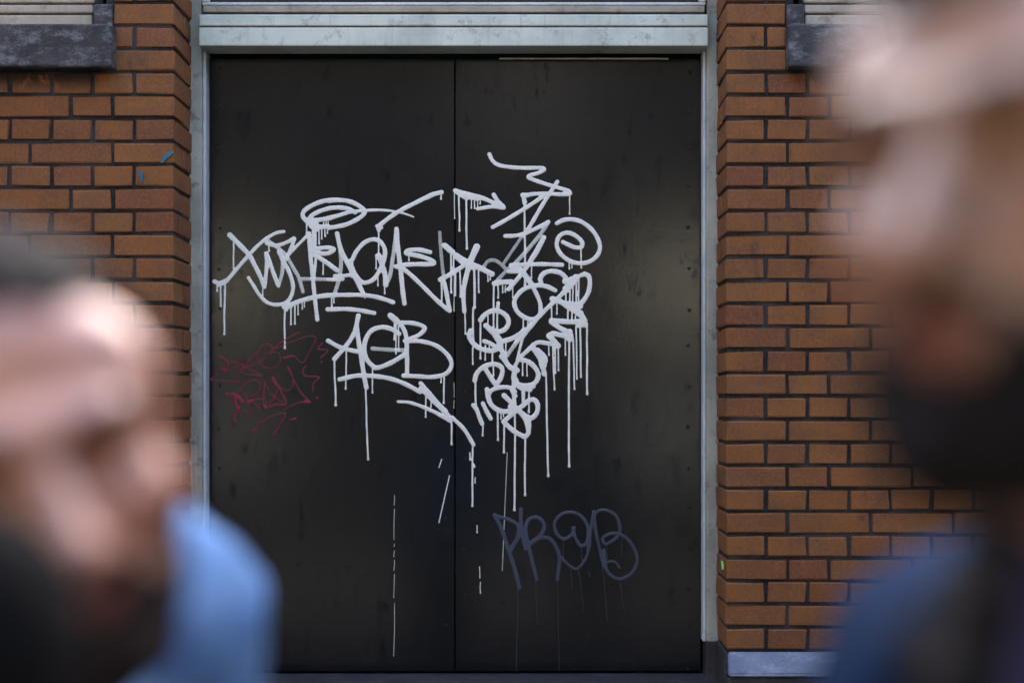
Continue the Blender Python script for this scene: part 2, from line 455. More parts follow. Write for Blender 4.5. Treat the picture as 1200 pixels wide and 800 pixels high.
# inner return of each jamb, its sky light painted in as paler blue
M['skylit_bead'] = m_frame('skylit_bead_paint', (.56,.66,.70), (.43,.52,.56), amount=.6)
box('skylit_bead', jl1+.0005, jl1+.009, JY+.012, DY+.02, zf, wz(60, .2), M['skylit_bead'], fr, .0015)
box('skylit_bead', jr0-.009, jr0-.0005, JY+.012, DY+.02, zf, wz(60, .2), M['skylit_bead'], fr, .0015)
LY = .150
def rail(name, py0, py1, y, mat, d=.09, bev=.003):
    return box(name, jl1+.0006, jr0-.0006, y, y+d, wz(py1, y), wz(py0, y), mat, fr, bev, 2)
rail('lintel_board', 32.3, 54, LY, M['frame'])
box('caulk_line', jl1+.002, jr0-.002, LY+.006, LY+.08, wz(32.6, LY), wz(30.2, LY), M['brown_gap'], fr, 0)
rail('lintel_board', 17.0, 30.4, LY+.004, M['frame'])
box('caulk_line', jl1+.002, jr0-.002, LY+.016, LY+.08, wz(17.6, LY), wz(14.6, LY), M['brown_gap'], fr, 0)
tr = empty('transom_window', ((XL+XR)/2, JY+.02, wz(15, .16))); tag(tr, 'white framed window above the lintel of the black double door', 'window')
ty = LY+.014
box('sill', jl1+.008, jr0-.008, ty, ty+.08, wz(14.6, ty), wz(6.6, ty), M['beige'], tr, .003, 2)
sy = ty+.012
box('bottom_rail', jl1+.004, jr0-.004, sy, sy+.05, wz(6.0, sy), wz(2.8, sy), M['white_sash'], tr, .002, 2)
box('stile', jl1+.003, jl1+.022, sy-.002, sy+.05, wz(2.6, sy), ZT-.05, M['white_sash'], tr, .003, 2)
box('stile', jr0-.022, jr0-.003, sy-.002, sy+.05, wz(2.6, sy), ZT-.05, M['white_sash'], tr, .003, 2)
box('top_rail', jl1+.003, jr0-.003, sy, sy+.05, ZT-.049, ZT-.001, M['white_sash'], tr, .002)
box('pane', jl1+.023, jr0-.023, sy+.02, sy+.026, wz(2.5, sy), ZT-.05, M['glass'], tr, 0)
box('head', jl0, jr1, JY-.03, JY+.10, ZT+.001, ZT+.2, M['frame'], fr, .003)
boxes('door_sill', [(XL+.004, XR-.004, .02, .40, FB-.04, wz(789, DY))], M['dark_stone'], fr, .004)
boxes('backing', [(XL-.1, XR+.1, .37, .40, 0, TOPZ)], M['dark'], bld)

# ------------------------------------------------------------------ windows either side
def window(x0, x1, label):
    w = empty('window', ((x0+x1)/2, .1, ZS)); tag(w, label, 'window')
    inner = 1 if x0 < 0 else -1           # which way the door lies
    s0, s1 = (x0-.05, wx(131, -.04)) if inner > 0 else (wx(924, -.04), x1+.05)
    zt = wz(28, -.04)
    bm = box_bm(s0, s1, -.042, .10, ZS+.002, zt, .006, 2)
    link('stone_sill', bm_mesh(bm), M['bluestone'], w)
    u0, u1 = (wx(110, 0), WL-.001) if inner > 0 else (WR+.001, wx(942, 0))
    box('stone_end', u0, u1, -.006, .12, zt+.0015, wz(5.5), M['bluestone'], w, .005, 2)
    a, b = (x0, wx(109.5, .03)) if inner > 0 else (wx(942.5, .03), x1)
    box('wooden_sill', a, b, .018, .14, zt+.0015, wz(17.8, .018), M['beige'], w, .004, 2)
    box('caulk_line', a, b, .030, .14, wz(17.7, .02), wz(15.4, .02), M['brown_gap'], w, 0)
    box('wooden_sill', a, b, .024, .14, wz(15.4, .024), wz(6.0, .024), M['beige'], w, .004, 2)
    box('caulk_line', a, b, .036, .14, wz(5.9, .03), wz(4.0, .03), M['brown_gap'], w, 0)
    z0 = wz(3.9, .04); z1 = TOPZ-.15
    box('bottom_rail', a, b, .04, .12, z0, z0+.06, M['beige'], w, .004, 2)
    for q in ((a, a+.06), (b-.06, b)):
        box('stile', q[0], q[1], .042, .12, z0+.061, z1-.061, M['beige'], w, .004, 2)
    box('top_rail', a, b, .04, .12, z1-.06, z1, M['beige'], w, .004, 2)
    box('pane', a+.061, b-.061, .08, .086, z0+.061, z1-.061, M['glass'], w, 0)
    box('window_head', x0, x1, .01, .3, z1+.001, TOPZ, M['beige'], w, .004)
    return w
window(WLX, WL, 'window with worn dark stone sill above brick with blue paint smears')
window(WR, WRX, 'window with dark stone sill whose corner is chipped pale')

# ------------------------------------------------------------------ double door
dr = empty('double_door', ((XL+XR)/2, DY+.02, wz(784, DY)))
tag(dr, 'glossy black double door covered in white graffiti tags', 'door')
xs = wx(533, DY); dz0 = wz(786, DY); dz1 = wz(54, LY)-.012
box('door_leaf', jl1+.0095, xs-.0012, DY, DY+.045, dz0, dz1, M['door'], dr, .0015)
box('door_leaf', xs+.0012, jr0-.0095, DY+.0015, DY+.045, dz0, dz1, M['door'], dr, .0015)
box('top_trim', wx(585, DY), wx(783, DY), DY-.012, DY-.001, dz1-.006, dz1-.001, M['beige'], dr, .001)
sc_bm = bmesh.new(); bmesh.ops.create_cone(sc_bm, cap_ends=True, segments=10, radius1=.0052, radius2=.0038, depth=.002)
bmesh.ops.rotate(sc_bm, verts=sc_bm.verts[:], cent=(0,0,0), matrix=Matrix.Rotation(math.pi/2, 3, 'X'))
sc_me = bm_mesh(sc_bm, 'screw'); sc_me.materials.append(M['iron'])
spots = []
for y in np.arange(82, 780, 46.5):
    spots += [(257, y), (807, y+.5)]
spots += [(545, y) for y in (455, 540, 640, 700)] + [(522, y) for y in (420, 610, 730)]
for px, py in spots:
    o = bpy.data.objects.new('screw', sc_me); C.objects.link(o); o.parent = dr
    o.matrix_parent_inverse = Matrix.Translation(-dr.location)
    p = W(px+random.uniform(-1.5, 1.5), py+random.uniform(-4, 4), DY); o.location = (p.x, DY-.0006, p.z)

# ------------------------------------------------------------------ graffiti
# each stroke: points in its own sheet (ox, oy, scale), widths in sheet-free units, paint density
def cr(pts, step=.5):
    P = np.array(pts, float)
    if len(P) == 2:
        n = max(2, int(np.hypot(*(P[1]-P[0]))/step)+1); t = np.linspace(0, 1, n)[:, None]
        return P[0]*(1-t)+P[1]*t, np.linspace(0, 1, n)
    Q = np.vstack([2*P[0]-P[1], P, 2*P[-1]-P[-2]]); out = []; par = []
    m = len(P)-1
    for i in range(m):
        p0, p1, p2, p3 = Q[i:i+4]
        n = max(2, int(np.hypot(*(p2-p1))/step)+1); t = np.linspace(0, 1, n, endpoint=False)[:, None]
        out.append(.5*((2*p1)+(-p0+p2)*t+(2*p0-5*p1+4*p2-p3)*t**2+(-p0+3*p1-3*p2+p3)*t**3)); par.append((i+t[:, 0])/m)
    out.append(P[-1:]); par.append(np.array([1.]))
    return np.vstack(out), np.concatenate(par)
def sheet(ox, oy, s):
    def f(pts, w, c=.97, w2=None):
        return ([(ox+x/s, oy+y/s) for x, y in pts], w, w if w2 is None else w2, c)
    def d(x, y0, y1, w=2., dx=0., c=.95):
        L = (y1-y0)/s; n = max(3, min(9, int(L/9)+2)); pts = []; wob = 0.
        for q in range(n):
            t = q/(n-1); wob += random.gauss(0, .16)
            pts.append((ox+(x+dx*t)/s+wob*min(1, t*4), oy+(y0+(y1-y0)*t)/s))
        return (pts, w*random.uniform(.8, .95), w*random.uniform(.85, 1.0), c, 1)
    return f, d
WH = []
a, da = sheet(245, 225, 8)
WH += [a([(195,405),(290,500),(375,590),(425,680),(480,790),(515,880)], 6, .97, 4.8),
 a([(50,838),(105,858),(170,825),(260,720),(375,590),(450,510),(540,435),(630,385),(700,372)], 5, .97, 3.8), a([(95,865),(165,830)], 6),
 a([(540,480),(600,500),(660,497),(740,467),(795,435)], 4.4), a([(800,440),(780,500),(750,570),(720,630)], 4.4),
 a([(550,455),(640,520),(720,595),(800,730),(840,800),(880,935)], 4.3, .55), a([(535,575),(540,700),(520,890)], 4.5, .85),
 a([(540,575),(590,720),(645,872)], 4.8), a([(650,880),(685,760),(690,650)], 4.2, .6),
 a([(665,560),(690,640),(735,715),(775,820),(787,910),(757,1000),(700,1045),(620,1056),(540,1032),(470,962),(420,882),(370,805)], 4.9, .8, 4),
 a([(660,560),(700,650)], 6), a([(715,625),(800,530),(900,430),(925,400)], 3.6, .8),
 a([(937,388),(947,560),(967,750),(977,850),(992,1000),(1015,1195)], 4.7, .75), a([(937,388),(950,600)], 4.8),
 a([(985,340),(987,520)], 5.6), a([(990,510),(1000,620),(985,800)], 3.2), a([(965,545),(1040,528),(1120,522),(1170,540),(1130,570),(1060,578),(980,560)], 5),
 a([(985,590),(1070,640),(1200,735)], 5.2),
 a([(1200,75),(1100,80),(990,115),(900,170),(878,220),(905,262),(950,300),(1020,325),(1120,326)], 5.2),
 a([(1120,155),(1040,180),(965,220),(945,250),(985,265),(1060,257),(1130,242),(1200,225)], 5), a([(925,265),(970,320),(1000,350)], 7), a([(1000,270),(1000,340)], 7),
 da(230,480,720,2), da(915,300,420,2.2), da(1030,340,487,2), da(1055,340,440,2), da(1085,330,415,1.8), da(1110,330,387,1.6), da(1075,265,300,1.3), da(1098,262,300,1.3), da(1118,258,300,1.3),
 da(1070,640,772,1.8), da(560,510,552,1.7)]
b, db = sheet(245, 300, 8)
WH += [db(75,255,327,2), db(108,270,470,2.2), db(150,255,732,2.5,-5), db(505,300,372,1.7), db(712,470,862,2.4), db(768,470,640,2), db(806,455,635,2), db(834,445,548,1.7), db(875,435,497,1.5), db(897,430,477,1.5),
 b([(700,465),(760,458),(860,420),(980,388),(1100,370),(1200,365)], 5.4), b([(702,470),(722,500)], 5), b([(705,475),(760,470)], 6), b([(862,216),(960,216),(1205,222)], 4.2, .5),
 b([(1112,500),(1200,500)], 5), db(1150,390,482,2), db(1168,390,437,1.6)]
c, dc = sheet(385, 215, 8)
WH += [c([(80,155),(180,165),(270,200),(330,248),(336,282),(280,330),(180,380),(80,405),(0,416)], 5.1), c([(80,155),(0,164)], 5.2),
 c([(250,272),(190,240),(110,227),(40,229),(0,235)], 5), c([(0,330),(80,305),(180,275),(250,263),(340,255),(450,250),(560,255),(680,275),(760,300),(795,315)], 5, .97, 1.8),
 c([(1060,83),(960,110),(850,165),(700,240),(600,300),(520,360),(470,405),(472,440)], 5), c([(455,400),(495,415)], 4.4), dc(1057,90,147,1.8), dc(470,430,660,2)]
d, dd = sheet(385, 290, 8)
WH += [d([(80,-130),(110,0),(160,110),(220,230),(290,360),(330,440)], 5.2), d([(110,0),(117,160),(97,300),(55,440)], 4.6, .55), d([(60,268),(130,268),(240,252)], 4.6), d([(0,300),(135,298)], 4.2, .75),
 d([(200,140),(225,110),(260,40),(330,-40),(410,-75),(480,-58),(525,10),(527,90),(505,160),(470,230),(420,300),(350,330),(300,315),(250,250),(220,190)], 5, .86), d([(205,130),(225,260)], 6.2),
 d([(470,75),(500,160),(530,260),(537,350)], 6), d([(465,75),(520,90)], 3), d([(540,350),(577,260),(600,120),(620,-20),(637,-165)], 4.6, .6), d([(637,-172),(650,0),(675,200),(695,400),(712,525)], 5.4),
 d([(640,178),(720,162),(850,157),(960,157),(990,142),(940,110),(850,80),(760,65),(727,48),(760,27),(850,22),(952,45)], 5.2), d([(632,178),(720,215),(850,330),(1000,480),(1090,560),(1135,592)], 5),
 d([(1135,592),(1110,450),(1087,340),(1060,290)], 5), d([(1045,300),(1110,268),(1200,212)], 4.8), d([(1042,-140),(1055,50),(1070,200),(1078,265)], 4, .22),
 d([(0,150),(80,214)], 5), d([(0,452),(80,446),(150,445),(300,445),(430,460),(540,490),(605,515)], 5), d([(0,582),(150,576),(300,590),(428,615)], 5),
 dd(443,70,197,1.8), dd(462,240,357,1.8), dd(525,360,432,1.8), dd(752,70,122,1.7), dd(1058,320,525,2.3), dd(30,460,560,2), dd(50,460,515,1.5), dd(338,440,470,1.8)]
f, df = sheet(500, 260, 5.71)
WH += [f([(120,157),(172,203)], 6.6), f([(195,222),(270,268),(350,305),(437,349)], 6.2), f([(335,165),(300,250),(268,350),(246,470),(252,600)], 7, .97, 4.8), f([(335,168),(280,290)], 7.5), f([(90,388),(160,350),(250,292)], 5.2), f([(205,240),(255,285)], 6), f([(280,300),(320,305)], 6),
 df(163,210,472,2.4), df(180,210,350,2.2), df(192,330,492,2), df(222,320,500,2), df(256,590,748,2.1), df(318,310,572,3.1), df(312,575,800,2.5), df(347,320,472,2), df(408,355,397,1.6), df(424,355,387,1.5), df(185,300,600,1.1,0,.35)]
e, de = sheet(500, 160, 5)
WH += [e([(167,317),(230,335),(330,362),(440,412)], 5), e([(300,424),(380,412),(452,418)], 4.4), e([(393,342),(417,380),(450,413)], 5), e([(172,322),(235,362)], 5.5), e([(215,350),(300,366)], 5), e([(400,405),(440,415)], 6),
 de(163,330,480,1.2), de(188,350,552,2.2), de(232,360,657,2.4), de(262,365,420,1.5), de(281,370,422,1.5), de(298,372,415,1.5), de(315,375,395,1.4), e([(0,362),(45,338),(85,325)], 4.5), de(85,325,367,1.8)]
g_, dg = sheet(560, 170, 8)
WH += [g_([(108,88),(140,150),(200,190),(320,210),(450,216),(590,216),(620,232),(570,262),(490,285),(478,308),(540,333),(650,370),(760,402),(850,432),(858,460),(780,463),(650,457),(520,460),(450,478),(432,500),(437,545)], 4.6), g_([(425,475),(440,535)], 5), g_([(420,470),(470,470)], 5.5),
 g_([(640,460),(540,530),(400,620),(250,710),(140,770)], 4.7), g_([(745,345),(690,430),(600,570),(530,690),(470,790)], 4.6, .85), dg(437,530,1320,2.5), dg(862,470,647,1.8), g_([(800,462),(865,455)], 5)]
h, dh = sheet(560, 240, 8)
WH += [h([(255,293),(350,290),(450,265),(560,215),(662,160)], 4.6), h([(662,162),(580,285),(480,405),(345,555)], 4.6, .5), h([(620,305),(560,430),(480,550),(400,660),(290,790)], 5, .75), h([(620,305),(480,545)], 5),
 h([(418,292),(330,420),(240,555)], 3.7, .22), h([(60,572),(100,527),(160,522),(220,560),(265,607)], 4.2, .25), h([(330,560),(262,625),(170,720)], 4.2, .35), h([(312,567),(450,560),(600,557),(790,563)], 4.9),
 h([(740,175),(800,145),(880,137),(970,160),(1060,225),(1120,310),(1145,400),(1115,480),(1040,535),(950,548),(860,525),(780,465),(740,385),(755,310),(800,270),(860,265),(930,300),(975,350),(970,395),(910,400),(850,375),(797,350)], 5),
 dh(857,530,602,1.8), dh(884,530,590,1.7), dh(966,400,590,1.8), dh(505,570,685,1.7), h([(400,600),(450,655),(535,770)], 4.2, .5), h([(320,600),(400,600)], 4)]
i_, di = sheet(545, 300, 8)
WH += [i_([(275,258),(350,245),(435,243)], 6), i_([(410,148),(530,152)], 4), di(270,260,665,2.4), di(308,280,392,2), di(352,280,342,1.7), di(378,280,337,1.6), di(447,260,390,1.6), i_([(310,440),(305,500)], 4), di(303,450,680,2.5), di(565,150,292,2.2),
 i_([(480,110),(560,190),(640,300),(700,430),(707,520),(690,560)], 4.8, .75), i_([(845,322),(770,287),(680,275),(600,290),(530,325),(475,390),(462,450),(490,520),(560,575),(640,592),(700,560)], 5.2), di(545,575,690,2), di(590,590,670,2), di(610,590,640,2),
 i_([(145,600),(185,550),(250,515),(320,517),(385,560),(408,620),(380,680),(320,708),(250,690),(195,652)], 5.6), i_([(195,652),(260,710),(310,790)], 6), di(145,600,960,2.5), di(215,560,640,1.8)]
j, dj = sheet(610, 300, 8)
WH += [j([(192,250),(186,210),(220,162),(290,142),(370,157),(420,200),(415,240)], 5.6), j([(600,168),(520,205),(460,275),(380,365),(290,450),(180,560),(80,680),(0,780)], 5, .85), j([(600,168),(640,192),(650,260),(632,350),(580,430),(530,490)], 5.4), j([(520,205),(430,310)], 8.5),
 j([(298,402),(380,430),(470,490),(560,550),(602,605)], 6.6), j([(450,450),(560,470)], 7), j([(480,480),(560,540)], 8), j([(430,240),(480,215)], 6), dj(425,300,430,2), dj(465,300,440,2.2), dj(492,280,440,2), dj(523,230,440,2.4), dj(545,205,440,2), dj(340,450,542,1.8), dj(290,460,600,2.2), dj(445,500,610,2.3), dj(482,510,600,2.2), dj(515,560,610,2)]
l, dl = sheet(600, 370, 8)
WH += [l([(675,50),(560,58),(450,50),(370,45)], 6), l([(620,90),(690,80)], 6), l([(660,20),(690,90)], 5.5), l([(370,55),(450,115),(540,165),(555,205)], 6), l([(555,205),(450,180),(385,165),(345,182)], 5.6), l([(345,188),(390,230),(425,270)], 6), l([(540,150),(540,220)], 7), l([(430,280),(400,255)], 7),
 l([(425,275),(330,257),(250,248),(200,270)], 5), l([(200,272),(130,340),(60,402)], 5), l([(190,290),(250,370),(300,465)], 6.6), l([(240,320),(310,400),(295,470)], 6), l([(290,465),(302,545)], 5.6), l([(270,400),(290,480)], 7),
 l([(60,405),(150,428),(220,490),(247,560),(212,630),(130,655),(50,635),(20,600)], 5.6), l([(40,500),(20,560),(40,610)], 5.5), l([(60,410),(30,470)], 4.5),
 dl(345,280,367,2), dl(383,290,690,2.2,17), dl(405,290,535,2), dl(433,280,512,2), dl(500,200,367,1.8), dl(537,220,1410,2.6,3), dl(573,220,687,2.2,14), dl(600,100,590,2,4), dl(640,90,572,2.3,10), dl(703,80,732,2.5,8), dl(318,530,1500,2.4,26), dl(100,440,556,1.8), dl(140,440,562,1.8)]
k, dk = sheet(545, 380, 8)
WH += [k([(52,60),(38,110),(70,170),(130,220),(200,242),(260,247),(305,232)], 5.6), k([(180,157),(240,180),(300,222)], 5), k([(200,15),(270,85),(318,130),(322,190),(350,260),(370,320),(400,378),(450,418),(490,430)], 6), k([(330,162),(420,140),(500,100),(565,55)], 5.6), k([(560,70),(520,200),(488,340)], 3.2), k([(555,60),(480,170),(395,290)], 4.8, .5), k([(560,60),(480,160)], 4),
 k([(90,525),(110,460),(170,400),(260,372),(330,392),(350,440),(330,510),(295,560)], 5.5, .8), k([(180,400),(230,480),(290,572)], 5.5), k([(470,430),(455,500),(470,560)], 5.8), k([(540,60),(590,40)], 5), dk(75,60,130,2), dk(72,220,372,2), dk(190,200,332,2), dk(258,240,360,2.5), dk(265,380,480,2), dk(350,160,240,1.8), dk(385,150,285,1.8), k([(340,300),(420,400)], 5.5), dk(225,180,230,1.5)]
m_, dm = sheet(545, 440, 8)
WH += [m_([(205,130),(217,200),(245,270),(310,322),(390,335),(440,300),(437,260),(400,220),(365,185)], 5.6), m_([(215,190),(250,137),(330,110),(420,113),(468,150)], 5), m_([(460,-60),(455,150),(468,300)], 4.4), m_([(435,130),(470,190)], 5),
 m_([(362,432),(440,360),(540,280),(600,232),(650,227),(680,272),(675,340),(640,388),(605,398)], 5.6), m_([(510,330),(560,400),(590,480),(592,540),(560,575)], 5.6), m_([(560,575),(460,520),(368,440)], 5.6), m_([(440,290),(560,370)], 5.5), m_([(590,380),(602,470),(590,545)], 5), m_([(430,290),(490,310)], 7), m_([(480,90),(560,125),(640,100)], 5.5), m_([(530,110),(610,130)], 6),
 m_([(545,120),(547,240)], 4.2), dm(600,120,340,2.4), m_([(78,277),(110,320),(135,390),(160,450)], 5), m_([(167,260),(200,330),(240,402)], 5), dm(95,40,275,2.6), dm(168,450,560,2), dm(305,330,602,2.4), dm(337,330,405,1.5), dm(358,330,382,1.5), dm(367,440,718,2.4), dm(467,300,1256,2.6), dm(565,570,1118,2.6,4)]
n_, dn = sheet(370, 340, 5)
WH += [n_([(250,150),(240,210),(250,290),(268,400),(283,500),(297,570)], 5.4), n_([(240,225),(190,310),(110,402)], 5.2), n_([(72,296),(150,337),(270,365)], 5), n_([(244,180),(225,260)], 5),
 n_([(488,255),(440,226),(380,217),(320,243),(287,310),(292,390),(330,440),(365,453),(440,425),(520,378)], 5.4), n_([(333,342),(430,349),(530,352)], 4.6, .45),
 n_([(440,150),(500,205),(528,265),(535,380),(535,490)], 5), n_([(437,148),(475,180)], 7), n_([(490,190),(560,192),(620,207),(638,227),(600,265),(522,297)], 5), n_([(522,297),(620,300),(710,327),(777,385),(795,440),(760,490),(680,508),(600,504),(515,500)], 5),
 n_([(140,522),(250,500),(400,510),(510,543),(612,595)], 5.2), n_([(615,545),(680,620),(790,750)], 5), n_([(620,575),(760,712)], 6.5), n_([(482,652),(560,660),(680,705),(790,765)], 3.2, .85, 5), n_([(800,745),(870,815),(925,905)], 4.6),
 dn(462,180,290,1.7), dn(472,190,372,1.7), dn(486,190,352,1.7), dn(110,400,672,2.4,4), dn(180,330,577,2.2,-3), dn(333,450,600,2), dn(293,570,990,2.3,14), dn(752,500,660,2.2,-5), dn(735,500,540,1.7), dn(645,590,742,2), dn(675,630,682,1.7), dn(795,760,902,2.3), dn(920,900,1262,2.4), dn(903,952,992,2), n_([(922,1020),(928,1032)], 3.2), dn(935,1095,1128,1.2), n_([(738,990),(722,1037)], 1.2), n_([(784,1085),(722,1360)], 1.3), n_([(1122,950),(1093,1640)], 1., .45),
 dn(810,542,625,.9,0,.5), dn(811,645,690,.9,0,.5), dn(810,30,120,.9,0,.5)]
o_, do = sheet(540, 560, 5)
WH += [do(95,275,318,1.4), do(110,518,582,1.2,1), do(115,608,672,1.2), do(82,5,28,1.)]
for y0, y1 in ((580,592),(596,632),(637,640),(645,652),(656,668),(672,700),(706,768)):
    WH.append(([(462.3, y0), (462+.4*math.sin(y0), (y0+y1)/2), (461.8-(y0-580)*.004, y1)], .75, .75, .6))

r_, dr_ = sheet(245, 390, 8)
RD = [r_(p, w, q) for p, w, q in [
 ([(100,220),(160,260),(180,300),(150,345),(105,330)], 2, .7), ([(180,265),(290,290),(390,345),(500,400),(420,395),(310,378),(330,320),(410,215),(480,160)], 1.8, .45),
 ([(0,440),(130,372),(290,310)], 1.6, .35), ([(0,440),(150,450),(310,470)], 1.8, .5), ([(290,460),(275,400),(310,320)], 1.7, .5), ([(840,0),(720,60),(600,150),(480,270),(330,330)], 2, .4), ([(180,265),(330,255),(410,220)], 1.4, .25),
 ([(480,280),(450,230),(480,140),(540,105),(590,130),(580,190)], 1.8, .45), ([(580,180),(650,190),(670,250),(640,310),(570,335),(500,310),(470,270)], 1.6, .35), ([(600,160),(760,90),(900,40),(1000,45),(960,140),(880,275),(790,215),(700,235)], 1.7, .25), ([(700,235),(780,218)], 2.6, .6),
 ([(1065,95),(1022,150),(1110,165),(1050,230)], 1.8, .5), ([(1053,268),(1057,274)], 2, .4), ([(910,310),(882,340),(900,400),(1030,415),(980,470),(975,545)], 1.8, .55), ([(1012,603),(1018,608)], 2.6, .6),
 ([(740,320),(800,450),(870,570),(945,648),(850,650),(700,720)], 1.8, .5), ([(740,320),(775,395)], 2.3, .6), ([(600,425),(660,500),(730,540),(780,500),(790,440)], 1.7, .4), ([(598,425),(640,510),(620,590),(560,670)], 2, .6), ([(598,425),(625,475)], 3.6, .75),
 ([(520,460),(515,690),(620,670),(720,655),(640,480)], 2.2, .6), ([(530,480),(600,590),(690,650)], 1.6, .4), ([(290,540),(330,490),(390,450),(460,450),(472,510),(440,570),(380,600)], 1.8, .5),
 ([(160,570),(240,575)], 2.3, .7), ([(235,575),(270,600),(315,645)], 4.4, 1.), ([(242,585),(250,660),(270,710),(240,790),(243,830)], 2.8, .9), ([(262,705),(280,700)], 3.5, .9), ([(330,560),(370,640),(400,630),(520,610)], 2, .6), ([(365,645),(400,632)], 3.4, .8), ([(410,650),(480,718)], 2, .6), ([(380,640),(395,740),(310,730)], 1.6, .45), ([(160,580),(220,660)], 1.5, .4), ([(515,690),(530,680)], 3.2, .75), ([(900,640),(945,648)], 3, .7),
 ([(410,925),(480,850),(600,775),(715,755),(680,840),(605,955)], 1.9, .5), ([(408,925),(435,905)], 3, .6), ([(760,812),(815,805)], 2.2, .5), ([(790,805),(810,800)], 2.6, .55)]]
BL = [o_(p, w, q) for p, w, q in [
 ([(200,217),(240,300),(280,420),(315,530),(343,640)], 5, .9), ([(205,222),(280,242),(335,280),(330,350),(290,415)], 4.4, .75), ([(352,182),(355,300),(380,412)], 4.8, .9), ([(345,330),(290,430)], 4.5, .7),
 ([(445,592),(410,450),(380,310),(400,242),(450,230),(488,270),(470,330),(400,385)], 4.4, .7), ([(400,392),(460,352),(520,355),(562,410),(578,480),(566,590)], 4.6, .65),
 ([(665,290),(645,335),(600,355),(560,320),(550,260),(590,212),(650,200),(710,227),(745,290),(740,370),(705,395),(672,350),(657,290)], 3.9, .7), ([(745,290),(757,380),(732,470),(682,530),(630,508),(588,465)], 3.6, .55),
 ([(778,195),(762,300),(745,420)], 3.8, .65), ([(838,520),(815,420),(790,300),(787,212),(840,187),(908,220),(933,300),(910,350),(850,385),(832,352),(880,325),(950,335),(1010,400),(1035,480),(1000,558),(930,590),(870,560),(840,500)], 4, .65), ([(860,490),(900,490),(930,522)], 3.4, .55), ([(838,420),(850,520)], 3.6, .75)]]
BL += [do(335,640,1130,1.3,-8,.3), do(440,590,860,1.2,8,.25), do(565,590,1120,1.1,10,.12), do(645,530,640,1.2,6,.25), do(687,530,772,1.3,32,.28), do(830,520,830,1.3,28,.28), do(930,590,780,1.3,30,.28), do(600,365,480,1.1,0,.22), do(705,400,480,1.1,4,.22), do(945,340,450,1.1,0,.2), do(855,390,470,1.2,0,.3), do(748,545,572,1.6,2,.2)]

KD = (DIST+DY)/F
def paint_mesh(name, strokes, mat, parent, gs=.5, wob=.10):
    allp = np.array([p for s in strokes for p in s[0]])
    x0, y0 = allp.min(0)-8; x1, y1 = allp.max(0)+8
    nx, ny = int((x1-x0)/gs)+1, int((y1-y0)/gs)+1
    D = np.full((ny, nx), 9., np.float32); CV = np.zeros((ny, nx), np.float32)
    for st_ in strokes:
        pts, w0, w1, cv = st_[:4]; drip = len(st_) > 4
        if cv > .9 and not drip: cv = random.choice((.97, .95, .90, .84, .78))
        S, par = cr(pts, .45)
        ph = random.uniform(0, 9)
        rad = .5*(w0+(w1-w0)*par)*(1+wob*np.sin(np.arange(len(S))*.16+ph)*.5+wob*.35*np.sin(np.arange(len(S))*.61+2*ph))
        if drip:
            tail = (1-par)*np.hypot(*(S[-1]-S[0])); rad = rad*(1+.28*np.exp(-(tail/1.6)**2)-.10*np.exp(-((tail-7)/5)**2))
        for (px, py), r in zip(S, rad):
            R = r+2*gs+.2
            i0, i1 = int((px-R-x0)/gs), int((px+R-x0)/gs)+2; j0, j1 = int((py-R-y0)/gs), int((py+R-y0)/gs)+2
            i0 = max(i0, 0); j0 = max(j0, 0); i1 = min(i1, nx); j1 = min(j1, ny)
            X = x0+np.arange(i0, i1)*gs-px; Y = y0+np.arange(j0, j1)*gs-py
            q = np.sqrt(X[None, :]**2+Y[:, None]**2); dd_ = q-r
            sub = D[j0:j1, i0:i1]; np.minimum(sub, dd_, out=sub)
            e = np.clip((q/r-.25)/.65, 0, 1); e = e*e*(3-2*e)
            cc = np.where(dd_ < gs*1.5, cv+(1-cv)*(.15 if cv < .7 else .9)*e, 0)
            cs = CV[j0:j1, i0:i1]; np.maximum(cs, cc, out=cs)
    ins = D < 0
    cell = ins[:-1, :-1] | ins[1:, :-1] | ins[:-1, 1:] | ins[1:, 1:]
    use = np.zeros_like(ins); use[:-1, :-1] |= cell; use[1:, :-1] |= cell; use[:-1, 1:] |= cell; use[1:, 1:] |= cell
    gy, gx = np.gradient(D, gs); gl = np.sqrt(gx**2+gy**2)+1e-6
    jj, ii = np.nonzero(use); idx = -np.ones_like(D, int); idx[jj, ii] = np.arange(len(ii))
    d_ = np.maximum(D[jj, ii], 0); PX = x0+ii*gs-d_*gx[jj, ii]/gl[jj, ii]; PY = y0+jj*gs-d_*gy[jj, ii]/gl[jj, ii]
    t = np.clip(-D[jj, ii]/1.2, 0, 1); hgt = .0008+.0009*np.sqrt(t)
    V = np.stack([(PX-CX)*KD, DY-hgt, EYE-(PY-CY)*KD], 1)
    cj, ci = np.nonzero(cell)
    Fq = np.stack([idx[cj, ci], idx[cj+1, ci], idx[cj+1, ci+1], idx[cj, ci+1]], 1)
    me = bpy.data.meshes.new(name)
    me.vertices.add(len(V)); me.vertices.foreach_set('co', V.astype(np.float32).ravel())
    me.loops.add(Fq.size); me.loops.foreach_set('vertex_index', Fq.ravel().astype(np.int32))
    me.polygons.add(len(Fq)); me.polygons.foreach_set('loop_start', np.arange(0, Fq.size, 4, dtype=np.int32))
    me.update(calc_edges=True); smooth(me)
    at = me.attributes.new('cov', 'FLOAT', 'POINT'); at.data.foreach_set('value', np.clip(CV[jj, ii], 0, 1).astype(np.float32))
    return link(name, me, mat, parent)
o = paint_mesh('white_graffiti', WH, M['white_paint'], dr); o['label'] = 'dripping white spray paint letters and arrows across both door leaves'
o = paint_mesh('red_graffiti', RD, M['red_paint'], dr); o['label'] = 'thin faded red scrawl low on the door'
o = paint_mesh('blue_graffiti', BL, M['blue_paint'], dr); o['label'] = 'dull blue grey lettering PROB near the foot of the door'

